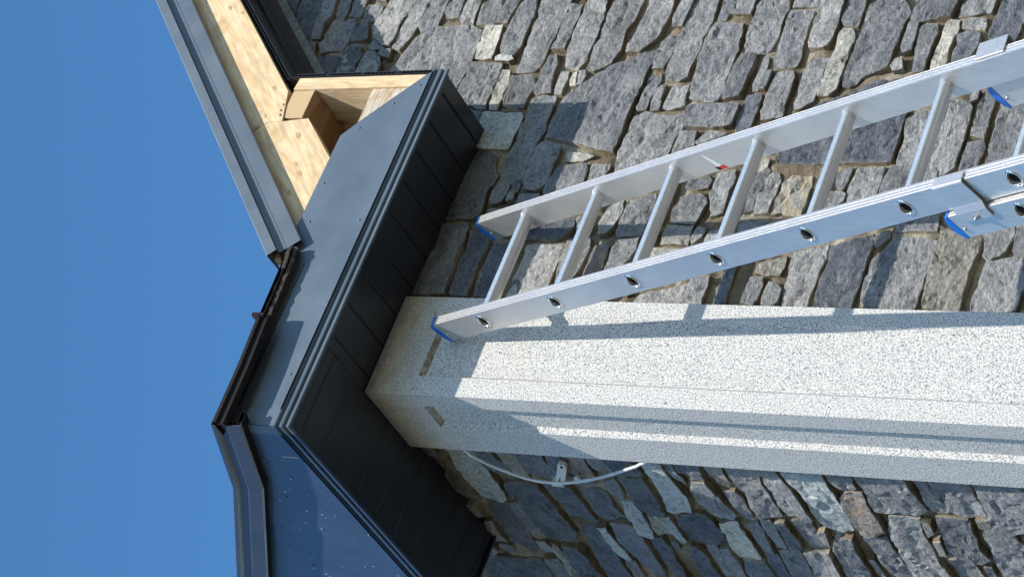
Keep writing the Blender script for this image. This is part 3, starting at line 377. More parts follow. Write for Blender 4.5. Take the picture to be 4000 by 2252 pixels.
def parse(t):
    out=[]
    for e in t.split(';'): out.append((e[0],[tuple(int(x)/1000 for x in a.split(',')) for a in e[1:].split()]))
    return out
def build_wall(side,data,lo,label,u1,ztop):
    root=empty('stone_wall',FR[side](lo,0,-.05),label,'wall')
    stones=parse(data); allv=[]
    for k,(m,q) in enumerate(stones):
        v,f,a=stone_mesh(q,side,k+(0 if side=='R' else 500))
        f=[x for x in f if len(set(x))==len(x)]
        o=mk('stone',v,f,[MS[m],M_mortar],root,smooth=False,attr=a)
        me=o.data
        for p in me.polygons:
            if abs(p.normal.y if side=='R' else p.normal.x)<.25 and p.area>.00015: p.material_index=1
    # mortar bed: raked deep under each bed joint, fuller in the upright joints
    G=.008; U0,U1=lo,(1.50 if side=='R' else 1.15); Z0,Z1=3.1,(6.35 if side=='R' else 5.6)
    us=np.arange(U0,U1+G,G); zs=np.arange(Z0,Z1+G,G); UU,ZZ=np.meshgrid(us,zs); occ=np.zeros(UU.shape,bool)
    for m,q in stones:
        a=np.array(q); j0=max(0,int((a[:,0].min()-U0)/G)); j1=int((a[:,0].max()-U0)/G)+2; i0=max(0,int((a[:,1].min()-Z0)/G)); i1=int((a[:,1].max()-Z0)/G)+2
        occ[i0:i1,j0:j1]|=inside(UU[i0:i1,j0:j1],ZZ[i0:i1,j0:j1],q)
    def run(o,ax):
        f=np.zeros(o.shape); b=np.zeros(o.shape); n=o.shape[ax]
        for k in range(1,n):
            s=[slice(None)]*2; p=[slice(None)]*2; s[ax]=k;p[ax]=k-1; s=tuple(s);p=tuple(p)
            f[s]=np.where(o[s],0,f[p]+1)
        for k in range(n-2,-1,-1):
            s=[slice(None)]*2; p=[slice(None)]*2; s[ax]=k;p[ax]=k+1; s=tuple(s);p=tuple(p)
            b[s]=np.where(o[s],0,b[p]+1)
        return f+b
    hr=run(occ,1); vr=run(occ,0)
    t=np.clip((vr/np.maximum(hr,1)-1.1)/1.0,0,1); t[occ]=.3
    for _ in range(2):
        t[1:-1,1:-1]=(t[1:-1,1:-1]*2+t[:-2,1:-1]+t[2:,1:-1]+t[1:-1,:-2]+t[1:-1,2:])/6
    er=occ.copy()
    for _ in range(1):
        for ax in(0,1):
            for dd in(-1,1): er&=np.roll(occ,dd,ax)
    V=[];F=[]; nu=len(us)
    for i,z in enumerate(zs):
        for j,u in enumerate(us):
            w=noise.noise(Vector((u*42,z*42,3)))*.0045+noise.noise(Vector((u*14,z*14,9)))*.004
            V.append(FR[side](u,z,-.0215+.0155*t[i,j]+w-(.022 if er[i,j] else 0)))
    for i in range(len(zs)-1):
        for j in range(nu-1):
            if zs[i+1]>gable_top(side,us[j])+.02: continue
            a=i*nu+j; F.append((a,a+1,a+nu+1,a+nu))
    mk('mortar',V,F,M_mortar,root,smooth=True)
    # the wall body and the courses outside the photograph
    b=MB(); fr=FR[side]
    prof=[(lo-.2,0),(u1,0),(u1,gable_top(side,u1)),(1.073 if side=='R' else .75,gable_top(side,1.073 if side=='R' else .75)),(lo-.2,gable_top(side,lo))]
    b.prism(prof,lambda u,z:fr(u,z,-.050),lambda u,z:fr(u,z,-.32))
    b.out('wall_core',M_mortar,root)
    rng=random.Random(77 if side=='R' else 78); VV=[];FF=[];AA=[];MI=[]
    od=occ.copy()
    for ax in(0,1):
        for dd in(-1,1): od|=np.roll(od,dd,ax)
    def clear(u,z,w,h):
        if u>=us[-1] or z+h<=Z0 or z>=zs[-1]: return True
        j0=max(0,int((u-U0)/G)); j1=max(j0+1,int((u+w-U0)/G)); i0=max(0,int((z-Z0)/G)); i1=max(i0+1,int((z+h-Z0)/G))
        return not od[i0:i1,j0:j1].any()
    def lay(u,z,w,h):
        j=lambda s:rng.uniform(-s,s)
        q=[(u+.003+abs(j(.012)),z+.004+j(.006)),(u+w*.45,z+j(.006)),(u+w-.014-abs(j(.012)),z+.004+j(.006)),(u+w-.012,z+h*.5),(u+w-.013-abs(j(.014)),z+h-.016+j(.006)),(u+w*.5,z+h-.012+j(.006)),(u+.004+abs(j(.014)),z+h-.015+j(.006))]
        v,f,a=stone_mesh(q,side,rng.randint(0,9999),fine=False); n=len(VV); mi=rng.choice((0,0,0,0,1,1,2,3))
        f=[x for x in f if len(set(x))==len(x)]
        VV.extend(v); AA.extend(a); FF.extend(tuple(n+k for k in x) for x in f); MI.extend([mi]*len(f))
    z=.02
    while z<ztop:
        h=rng.uniform(.06,.17); u=lo+.005
        while u<u1-.05:
            w=rng.uniform(.10,.40); ok=False
            for ww in(w,w*.6,.07,.045):
                if u+ww<u1 and z+h<gable_top(side,u+ww/2):
                    if clear(u,z,ww,h):
                        k=rng.random()
                        if k<.45 and h>.10: hh=h*rng.uniform(.4,.6); lay(u,z,ww,hh); lay(u,z+hh,ww,h-hh)
                        elif k<.6 and h>.10 and ww>.2: hh=h*.55; lay(u,z,ww,hh); lay(u,z+hh,ww*.5,h-hh); lay(u+ww*.5,z+hh,ww*.5,h-hh)
                        else: lay(u,z,ww,h)
                        ok=True
                    else:
                        for z_,h_ in((z,h*.5),(z+h*.5,h*.5)):
                            if clear(u,z_,ww,h_): lay(u,z_,ww,h_); ok=True
                    if ok: u+=ww; break
            if not ok: u+=.016
        z+=h
    o=mk('rubble_stonework',VV,FF,[MS['g'],MS['p'],MS['d'],MS['t']],root,attr=AA); o['kind']='stuff'
    o.data.polygons.foreach_set('material_index',MI)
    return root
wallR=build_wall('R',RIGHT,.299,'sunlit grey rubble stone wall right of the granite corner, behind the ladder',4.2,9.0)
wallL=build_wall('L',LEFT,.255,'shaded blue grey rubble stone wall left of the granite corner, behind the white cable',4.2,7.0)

# ------------------------------------------------------------------ granite corner pilaster with sunk panels
WR,WL,TOP=.2965,.2530,5.1955
root=empty('corner_pilaster',(0,0,0),'pale speckled granite corner pilaster with long sunken panels between the two stone walls','pilaster')
sB_=1.35
def pil_face(axis,W,n0,n1,q,ztop):
    """a face with a sunk panel from n0 to n1, q deep with a splayed border"""
    P=(lambda u,z,d:(u,d,z)) if axis=='R' else (lambda u,z,d:(d,u,z))
    z0=.35; V=[];F=[];mi=[]
    def quad(a,b,c,d,m=0):
        n=len(V); V.extend([a,b,c,d]); F.append((n,n+1,n+2,n+3)); mi.append(m)
    s=.011
    quad(P(0,0,0),P(n0,0,0),P(n0,TOP,0),P(0,TOP,0)); quad(P(n1,0,0),P(W,0,0),P(W,TOP,0),P(n1,TOP,0))
    quad(P(n0,ztop,0),P(n1,ztop,0),P(n1,TOP,0),P(n0,TOP,0)); quad(P(n0,0,0),P(n1,0,0),P(n1,z0,0),P(n0,z0,0))
    quad(P(n0,z0,0),P(n0+s,z0+s,q),P(n0+s,ztop-s*1.05,q),P(n0,ztop,0)); quad(P(n1,z0,0),P(n1-s,z0+s,q),P(n1-s,ztop-s*1.05,q),P(n1,ztop,0))
    quad(P(n0,ztop,0),P(n0+s,ztop-s*1.05,q),P(n1-s,ztop-s*1.05,q),P(n1,ztop,0),1); quad(P(n0,z0,0),P(n0+s,z0+s,q),P(n1-s,z0+s,q),P(n1,z0,0),1)
    quad(P(n0+s,z0+s,q),P(n1-s,z0+s,q),P(n1-s,ztop-s*1.05,q),P(n0+s,ztop-s*1.05,q))
    return V,F,mi
def pil(axis,W,n0,n1,q,zt,label):
    V,F,mi=pil_face(axis,W,n0,n1,q,zt)
    me=bpy.data.meshes.new('granite_face'); me.from_pydata(V,[],F); me.materials.append(M_granite); me.materials.append(M_dirt)
    for p,m in zip(me.polygons,mi): p.material_index=m
    bm=bmesh.new(); bm.from_mesh(me); bmesh.ops.remove_doubles(bm,verts=bm.verts,dist=1e-5)
    bmesh.ops.recalc_face_normals(bm,faces=bm.faces)
    fs=[f for f in bm.faces if abs((f.normal.y if axis=='R' else f.normal.x))>.99]
    if (fs[0].normal.y if axis=='R' else fs[0].normal.x)>0: bmesh.ops.reverse_faces(bm,faces=bm.faces)
    bm.to_mesh(me); bm.free()
    o=bpy.data.objects.new('granite_face',me); col.objects.link(o); o.parent=root; o['label']=label
pil('R',WR,.056,.249,.013,5.054,'sunlit face with a sunken panel'); pil('L',WL,.052,.149,.013,5.043,'shaded face with a sunken panel')
b=MB(); b.prism([(.02,.02),(WR,.02),(WR,.12),(.12,.12),(.12,WL),(.02,WL)],lambda x,y:(x,y,0),lambda x,y:(x,y,TOP-.002)); b.out('granite_core',M_granite,root)
b=MB(); b.box((WR-.0005,0.0005,0),(WR,.12,TOP)); b.box((.0005,WL-.0005,0),(.12,WL,TOP)); b.box((.0,.0,TOP-.0005),(WR,.12,TOP)); b.out('granite_return',M_granite,root)

# ------------------------------------------------------------------ eaves box at the corner
XF,YF=-.252,-.225         # outer faces of the cladding
box=empty('eaves_box',(0,0,5.19),'anthracite boxed eaves return wrapping the corner above the granite, with black ribbed underside','eaves')
def sheetR(name,poly,y0=YF,t=.002,mat=M_fascia,label=None,par=box):
    m=MB(); m.prism(poly,lambda x,z:(x,y0,z),lambda x,z:(x,y0+t,z)); o=m.out(name,mat,par)
    if label:o['label']=label
    return o
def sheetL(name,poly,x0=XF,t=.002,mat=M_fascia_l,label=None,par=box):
    m=MB(); m.prism(poly,lambda y,z:(x0,y,z),lambda y,z:(x0+t,y,z)); o=m.out(name,mat,par)
    if label:o['label']=label
    return o
sheetR('fascia_panel',[(-.2515,5.222),(-.2515,5.3545),(.222,5.3545),(.236,5.3545),(.268,5.378),(.268,5.437),(.648,5.432),(.695,5.393),(.852,5.241),(.864,5.222)],label='sunlit right fascia panel with its end cut on the slope')
sheetR('fascia_upper_strip',[(-.2515,5.345),(-.2515,5.384),(.20,5.402),(.30,5.43),(.30,5.345)],YF+.0035)
m=MB(); m.box((-.20,YF-.0004,5.3548),(.232,YF+.003,5.3572)); m.out('seam_gap',M_dark,box)
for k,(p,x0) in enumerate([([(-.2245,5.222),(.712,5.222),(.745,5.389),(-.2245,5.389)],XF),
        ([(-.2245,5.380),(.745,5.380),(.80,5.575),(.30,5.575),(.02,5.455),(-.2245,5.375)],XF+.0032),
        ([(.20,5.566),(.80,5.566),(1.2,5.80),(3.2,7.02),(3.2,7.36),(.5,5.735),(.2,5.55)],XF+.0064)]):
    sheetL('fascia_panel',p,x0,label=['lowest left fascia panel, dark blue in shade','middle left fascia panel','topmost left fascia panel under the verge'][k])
# moulded trim along the bottom of both fascias
prof=[(0,5.228),(0,5.2222),(.0095,5.2195),(.0095,5.2125),(.0035,5.2110),(.0015,5.2090),(.0010,5.2050),(.0025,5.2010),(.0110,5.1990),(.0110,5.1925),(.0040,5.1915),(.0035,5.1900),(.0035,5.1835),(.0045,5.1828),(.0105,5.1828),(.0115,5.1975),(.0200,5.1985),(.0200,5.228)]
m=MB(); m.prism([(YF+o,z) for o,z in prof],lambda y,z:(XF+(y-YF),y,z),lambda y,z:(.872,y,z)); m.out('bottom_moulding',M_fascia,box)
m=MB(); m.prism([(XF+o,z) for o,z in prof],lambda x,z:(x,YF+(x-XF),z),lambda x,z:(x,.735,z)); m.out('bottom_moulding',M_fascia_l,box)
# corner cap
m=MB(); 
m.box((XF-.0016,YF-.0018,5.2225),(XF+.048,YF-.0002,5.3925)); m.box((XF-.0018,YF-.0018,5.2225),(XF-.0002,YF+.036,5.3925))
cc=[(-.0018,5.2235),(-.0018,5.2210),(.0075,5.2180),(.0075,5.2115),(.0017,5.2100),(-.0003,5.2080),(-.0008,5.2042),(.0010,5.2002),(.0090,5.1980),(.0090,5.1912),(.0022,5.1905),(.0017,5.1890),(.0017,5.1825),(.0025,5.1818),(.0095,5.1818),(.0190,5.1970),(.0190,5.226)]
m.prism(cc,lambda o,z:(XF+o,YF+o,z),lambda o,z:(XF+.048,YF+o,z)); m.prism(cc,lambda o,z:(XF+o,YF+o,z),lambda o,z:(XF+o,YF+.036,z))
o=m.out('corner_cap',M_fascia,box); o['label']='lighter folded corner cap'
# rivets
def rivet(par,p,ax,r=.0035):
    m=MB(); K=10; R_=[(r,0),(r*.92,.0012),(r*.6,.0024),(0.0004,.003)]
    for rr,d in R_:
        for k in range(K):
            a=2*math.pi*k/K; c,s=math.cos(a)*rr,math.sin(a)*rr
            m.v.append((p[0]+c,p[1]-d,p[2]+s) if ax=='R' else (p[0]-d,p[1]+c,p[2]+s))
    for i in range(3):
        for k in range(K): m.f.append((i*K+k,i*K+(k+1)%K,(i+1)*K+(k+1)%K,(i+1)*K+k))
    m.f.append(tuple(3*K+k for k in range(K)))
    return m.out('rivet',M_zincp,par,smooth=True)
M_zincp=paint_mat('rivet_paint',(.14,.19,.23),.3)
for x,z in [(.490,5.414),(.364,5.402),(.370,5.246),(.673,5.381),(-.101,5.244),(-.227,5.250),(.814,5.247),(.754,5.306)]: rivet(box,(x,YF-.0005 if x>-.2 else YF-.0018,z),'R')
for y,z in [(-.205,5.262),(-.072,5.289),(.015,5.32),(.104,5.366),(.283,5.221+.012),(.271,5.374),(.459,5.343),(.62,5.25)]: rivet(box,(XF-(.0018 if y<-.2 else .0004),y,z),'L')
for y,z in [(.126,5.403),(.295,5.521),(.387,5.560),(.49,5.54),(.543,5.647)]: rivet(box,(XF+.002,y,z),'L')
m=MB(); m.box((XF-.0016,-.085,5.236),(XF-.0001,-.083,5.283)); m.out('scratch_line',M_clip,box)
# soffit boards
SZ=5.198
def sboard(x0,x1,y0,y1,along):
    gp=.0024; m=MB(); d=.0065
    if along=='Y':
        pr=[(x0+gp,SZ+.009),(x0+gp,SZ+.0035),(x0+gp+.0035,SZ),(x1-gp,SZ),(x1-gp,SZ+.009)]
        m.prism(pr,lambda x,z:(x,y0,z),lambda x,z:(x,y1,z))
    else:
        pr=[(y0+gp,SZ+.009),(y0+gp,SZ+.0035),(y0+gp+.0035,SZ),(y1-gp,SZ),(y1-gp,SZ+.009)]
        m.prism(pr,lambda y,z:(x0,y,z),lambda y,z:(x1,y,z))
    return m.out('soffit_board',M_soffit,box)
gx=[.003,.040,.137,.234,.331,.428,.525,.622,.719,.816,.872]
for a,b_ in zip(gx,gx[1:]): sboard(a,b_,-.191,.045,'Y')
gy=[-.191,-.156,-.060,.036,.131,.229,.327,.425,.522,.615,.708,.735]
for a,b_ in zip(gy,gy[1:]): sboard(-.2195,.003 if a<.03 else .002,a,b_,'X')
for a,b_ in zip(gy,gy[1:]):
    if a>.2: sboard(.002,.045,a,b_,'X')
m=MB(); m.box((-.228,-.2,SZ+.0092),(.82,.28,SZ+.014)); m.box((-.228,.28,SZ+.0092),(.28,.733,SZ+.014)); m.out('soffit_backing',M_dark,box)
m=MB(); m.box((-.245,.737,5.19),(.05,.745,5.62)); m.out('end_board',M_soffit,box)
# soffit perimeter strip
m=MB(); m.box((-.236,-.209,SZ-.0008),(.872,-.188,SZ+.003)); m.box((-.2355,-.209,SZ-.0006),(-.215,.735,SZ+.0028)); m.out('soffit_trim',M_soffit,box)

# ------------------------------------------------------------------ open timber frame of the eaves return and raking barge board
tim=empty('eaves_timbers',(.8,-.19,5.2),'bare spruce timbers in the open end of the eaves box, with end grain showing','timber frame')
def board(name,p0,p1,updir,w,t,mat,parent,ext=None,label=None):
    """box with local x along p0->p1, local z along updir (width w downwards from the line), y = thickness"""
    p0=Vector(p0);p1=Vector(p1); X=(p1-p0); L=X.length; X.normalize(); Z=(Vector(updir)-X*Vector(updir).dot(X)).normalized(); Y=Z.cross(X)
    M=Matrix((X,Y,Z)).transposed().to_4x4(); M.translation=p0
    m=MB(); poly=ext or [(0,0),(L,0),(L,-w),(0,-w)]
    m.prism(poly,lambda a,c:(a,0,c),lambda a,c:(a,t,c))
    o=mk(name,m.v,m.f,mat,parent,mw=M)
    bevel(o,.0015,1)
    if label:o['label']=label
    return o
YW=-.215
def upright():
    M=Matrix(((0,0,-1,.822),(0,1,0,YW),(1,0,0,5.225),(0,0,0,1)))
    m=MB(); m.prism([(0,0),(.451,0),(.446,-.040),(0,-.040)],lambda a,c:(a,0,c),lambda a,c:(a,.243,c))
    o=mk('end_board',m.v,m.f,M_wood,tim,mw=M); bevel(o,.0015,1); o['label']='upright end board, pale where the sun strikes'
upright()
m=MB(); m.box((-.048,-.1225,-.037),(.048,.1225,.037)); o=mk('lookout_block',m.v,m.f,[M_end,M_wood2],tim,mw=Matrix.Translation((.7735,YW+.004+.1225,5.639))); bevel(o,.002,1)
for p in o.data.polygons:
    if abs(p.normal.y)<.5: p.material_index=1  # cavity shade put into the colour: darker wood on all but the ends
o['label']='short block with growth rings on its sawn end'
board('bottom_rail',(-.2,YW+.006,5.411),(.8215,YW+.006,5.411),(0,0,1),.19,.045,M_wood3,tim,label='bottom rail with pale weathered streaks')
board('back_board',(.5,.004,5.60),(.8215,.004,5.60),(0,0,1),.38,.02,M_wood2,tim)
m=MB(); m.box((.60,YW+.05,5.604),(.7245,.02,5.622)); m.out('decking_board',M_wood2,tim)

bar=empty('barge_board',(.2,YW,5.4),'long bare spruce barge board raking up to the right under the grey verge trim','barge board')
sl=Vector((1,0,.98)).normalized()
lowp=Vector((.562,YW,5.423)); nrm=Vector((-sl.z,0,sl.x))
W_=.205
def barge(s0,s1,mat,cuts,lab):
    a=lowp+sl*s0+nrm*W_; L=s1-s0
    return board('timber_length',a,a+sl*L,(0,0,1),W_,.045,mat,bar,ext=cuts(L),label=lab)
sj=(.712-.562)/sl.x
a_=lowp+nrm*W_
def toloc(s0,x,z):
    d=Vector((x,YW,z))-(a_+sl*s0); return (d.dot(sl),d.dot(nrm))
def lower_poly(L):
    top=lambda x:5.423+.98*(x-.562)+W_/sl.x-.003
    w=[(.31,top(.31)),(.31,5.36),(.42,5.284),(.562,5.423)]
    p=[toloc(-.35,x,z) for x,z in w]
    return [(p[0][0],0)]+[(L-.058,0),(L-.040,-.09),(L-.006,-.148),(L-.002,-.162),(L,-.205)]+[(p[3][0],-.205),(p[2][0],-.205),p[1]]
CUT=[(.7125,5.586),(.7120,5.661),(.7110,5.707)]      # where the two lengths meet
def up_poly(L):
    p=[toloc(sj+.001,x,z) for x,z in CUT]; q=toloc(sj+.001,.818,5.690)
    return [(p[2][0]-.0,0)]+[(L,-.088),(L,-.205),q]+[p[1],p[2]]
def low_poly2(L):
    o=lower_poly(L); p=[toloc(-.35,x-.0008,z) for x,z in CUT]
    return [o[0],(p[2][0],0),p[2],p[1],(p[0][0],-.205)]+o[-3:]
barge(-.35,sj,M_wood,low_poly2,'lower length, meeting the upper at a notch')
barge(sj+.001,2.9,M_wood,up_poly,'upper length, notched over the end grain block')

# knots and bruises in the barge board
KN=[(0.8278, 5.7433, 12), (0.7689, 5.6832, 5), (0.7485, 5.6826, 5), (0.7318, 5.6764, 6), (0.6925, 5.6398, 7), (0.6599, 5.5824, 13), (0.8586, 5.8207, 7), (1.1377, 6.0521, 12), (0.7829, 5.6748, 8), (0.9871, 5.9871, 7), (0.7299, 5.728, 8), (0.6705, 5.6665, 8), (1.1147, 5.9957, 9), (0.5304, 5.5181, 14), (0.4667, 5.5225, 12), (0.4928, 5.5041, 6), (0.5618, 5.5437, 10), (0.4343, 5.4464, 7)]
for i,(x,z,r0) in enumerate(KN):
    if i in(4,6,8,9,11,15,17): continue
    m=MB(); r=r0*(.0006 if r0>6 else .00065); rg=random.Random(i); d=sl if i%3 else Vector((sl.x*.9,0,sl.z))
    n0=12
    for k in range(n0):
        a=2*math.pi*k/n0; rr=r*(.75+.5*rg.random()); c=d*math.cos(a)*rr*1.6+nrm*math.sin(a)*rr*.8
        m.v.append((x+c.x,YW-.0007,z+c.z))
    m.f=[tuple(range(n0))]
    m.out('knot',M_knot if r0>6 else M_bruise,bar)

# hollow black boards: cut edges showing their cells
def hollow(name,a,b,depth,t,par,flip,lab):
    """edge line a->b in the front plane; the board lies on the 'flip' side and runs back by depth"""
    a=Vector(a);b=Vector(b); X=(b-a); L=X.length; X.normalize(); nn=Vector((X.z,0,-X.x))*flip
    m=MB()
    def fr(x,y,z): return tuple(a+X*x+Vector((0,1,0))*y+nn*z)
    m.box((0,0,0),(L,depth,.0008),fr); 
    k=0; x=0
    while x<L-.01:
        k2=min(L,x+.115)
        m.box((x+.004,-.0005,t),(k2-.004,depth,t+.0012),fr)
        m.v+= []; 
        y=x+.004
        while y<k2:
            m.box((y,0,0.0008),(y+.0009,depth,t),fr); y+=.0135
        m.box((x-.004,0,t*.35),(x+.004,depth,t*.35+.001),fr)
        x=k2
    o=m.out(name,M_cell,par); o['label']=lab; return o
M_cell=paint_mat('black_hollow_pvc',(.035,.036,.042),.4,wear=.12)
vs_=empty('verge_soffit',(.86,-.2,5.7),'black hollow plastic soffit boards under the barge board, cut edge showing cells','soffit')
pA=lowp+sl*((.858-.562)/sl.x)
hollow('sloping_panel',pA+Vector((0,.001,-.001)),pA+sl*2.4+Vector((0,.001,-.001)),.235,.0085,vs_,1,'sloping panel running up under the barge board')
m=MB(); m.prism([((pA+sl*0).x,(pA+sl*0).z),((pA+sl*2.4).x,(pA+sl*2.4).z),((pA+sl*2.4).x,(pA+sl*2.4).z+.03),((pA+sl*0).x,(pA+sl*0).z+.03)],lambda x,z:(x,YW+.046,z),lambda x,z:(x,.06,z)); m.out('soffit_packing',M_dark,vs_)
hollow('upright_panel',(.8665,YW,5.235),(.8665,YW,5.704),.24,.0085,vs_,1,'upright panel closing the side of the eaves box')
m=MB(); 
def frS(x,y,z): 
    p=Vector((.86,0,5.70))+Vector((1,0,.95)).normalized()*x; q=Vector((.95,0,-1)).normalized(); return tuple(p+Vector((0,y,0))+q*z)
m.box((0,-.004,-.03),(2.4,.012,.040),frS); m.box((0,-.03,-.006),(2.4,-.004,.010),frS); m.box((0,-.10,.0085),(2.4,-.094,.0125),frS); m.out('wall_trim',M_felt,vs_)
m=MB(); m.box((0,-.001,.04),(2.4,.03,.062),frS); m.out('mortar_fillet',MS['m'],vs_)

# ------------------------------------------------------------------ verge trims
def extr(pts2,line,name,mat,par,offs):
    """sweep a profile (list of (out, down)) along a 3-D polyline; offs(out,down,k)->3-D"""
    m=MB(); K=len(pts2)
    for k in range(len(line)):
        for o,d in pts2: m.v.append(offs(o,d,line[k]))
    for k in range(len(line)-1):
        for i in range(K-1):
            a=k*K+i; m.f.append((a,a+1,a+K+1,a+K))
    o=m.out(name,mat,par); md=o.modifiers.new('t','SOLIDIFY'); md.thickness=.0014; md.offset=0
    return o
verge=empty('verge_trim',(.22,-.25,5.4),'folded grey metal verge trim along the right roof slope above bare timber','verge trim')
# y = YT - out, measured square to the slope downwards
pv=[(-.06,-.004),(.016,-.004),(.017,-.002),(.017,.024),(.003,.026),(.001,.030),(.0015,.046),(0,.050),(0,.088),(-.004,.090),(-.016,.090)]
s2=Vector((1,0,.930)).normalized(); n2=Vector((s2.z,0,-s2.x)); T0=Vector((.289,-.247,5.383))-n2*.088; 
ln=[T0,T0+s2*3.6]
extr(pv,ln,'folded_strip',M_verge,verge,lambda o,d,P:tuple(P+Vector((0,-o,0))+n2*d))
m=MB(); m.box((0,0,0),(3.6,.02,.05),lambda x,y,z:tuple(T0+s2*(x-.0)+Vector((0,.012+y,0))+n2*(z+.004))); m.out('batten',M_wood2,verge)
vergeL=empty('verge_trim',(-.29,-.28,5.3),'folded verge trim in shade along the left roof slope, bent upward part way','verge trim')
XL=-.272
kink=[(-.268,5.372),(.036,5.500),(.532,5.806),(3.4,7.575)]
pl=[(-.05,-.003),(.012,-.002),(.014,0),(.014,.013),(.004,.022),(.004,.046),(.011,.050),(.012,.055),(.010,.098),(.006,.102),(0,.098)]
kk=[Vector((XL,y,z)) for y,z in kink]
extr(pl,kk,'folded_strip',M_vl,vergeL,lambda o,d,P:(P.x-o,P.y,P.z-d*(.86+.16*min(1,max(0,(P.y+.25)/.8)))))
pd=[(.004,.086),(-.03,.086),(-.03,.099),(.002,.101),(.004,.086)]
extr(pd,kk,'shadow_gap_strip',M_dark,vergeL,lambda o,d,P:(P.x-o,P.y,P.z-d*(.86+.16*min(1,max(0,(P.y+.25)/.8)))))  # black strip added where only the shaded gap behind the trim shows
old=empty('old_verge_strip',(-.28,-.28,5.35),'short weathered brown verge strip at the roof corner with a folded end','verge trim')
po=[(-.05,-.002),(.008,0),(.010,.002),(.010,.011),(.002,.016),(.002,.027),(.007,.031),(.007,.033),(-.008,.036)]
lo_=[Vector((-.288,-.277,5.358)),Vector((-.12,-.276,5.362)),Vector((.034,-.274,5.374))]
extr(po,lo_,'folded_strip',M_oldverge,old,lambda o,d,P:(P.x,P.y-o,P.z-d))
m=MB(); m.box((.026,-.288,5.352),(.035,-.262,5.388)); m.box((.020,-.286,5.364),(.030,-.2845,5.384)); m.out('folded_end',M_oldverge,old)
# ragged roofing felt between the two trims
felt=empty('roofing_felt',(.05,-.25,5.37),'ragged weathered roofing felt edge between the old strip and the grey verge trim','roofing felt')
def rag(x0,x1,yf,zf,thk,name,seed,mat):
    V=[];F=[];n=60
    for i in range(n+1):
        x=x0+(x1-x0)*i/n; w=noise.noise(Vector((x*40,seed,0)))*.006+noise.noise(Vector((x*120,seed,4)))*.003
        z=zf(x); t=thk*(.7+.5*abs(noise.noise(Vector((x*25,seed,8)))))
        for (dy,dz) in((0,-.004),(-.004+w,-t*.9),(-.006+w,-t*.3),(w-.001,.003),(.10,.012),(.10,-.004)):
            V.append((x,yf+dy,z+dz+w*.5))
    for i in range(n):
        for k in range(6):
            a=i*6+k;b=i*6+(k+1)%6; F.append((a,b,b+6,a+6))
    F.append((0,1,2,3,4,5)); F.append(tuple(n*6+k for k in range(6)))
    return mk(name,V,F,mat,felt,smooth=False)
zf=lambda x:5.376+.03*max(0,x)+ (.10*max(0,x-.19) if x<.26 else .007)
rag(-.27,.262,-.248,zf,.020,'felt_edge',3,M_felt)
rag(-.27,.215,-.255,lambda x:zf(x)+.004,.008,'torn_strip',7,M_oldverge)
rag(.19,.262,-.258,lambda x:zf(x)+.006,.016,'curled_piece',9,M_felt)

# ------------------------------------------------------------------ slate roof over it all (seen only from elsewhere)
def roofA(x):
    return 5.375+.03*max(0,x+.28) if x<.21 else 5.391+.93*(x-.21)
def roofB(y):
    return (5.372+.421*(y+.268)) if y<.036 else 5.5+.617*(y-.036)
xs=sorted(set([-.27,.0,.21]+[.21+.25*k for k in range(1,17)])); ys=sorted(set([-.262,-.1,.036]+[.036+.25*k for k in range(1,19)]))
V=[];F=[]; n=len(ys)
for x in xs:
    for y in ys: V.append((x,y,max(roofA(x),roofB(y) if y>-.2 else 0)+.004))
for i in range(len(xs)-1):
    for j in range(n-1): F.append((i*n+j,i*n+j+1,(i+1)*n+j+1,(i+1)*n+j))
roof=mk('slate_roof',V,F,M_slate); tag(roof,'dark slate roof above the eaves, hidden behind its metal edges','roof')

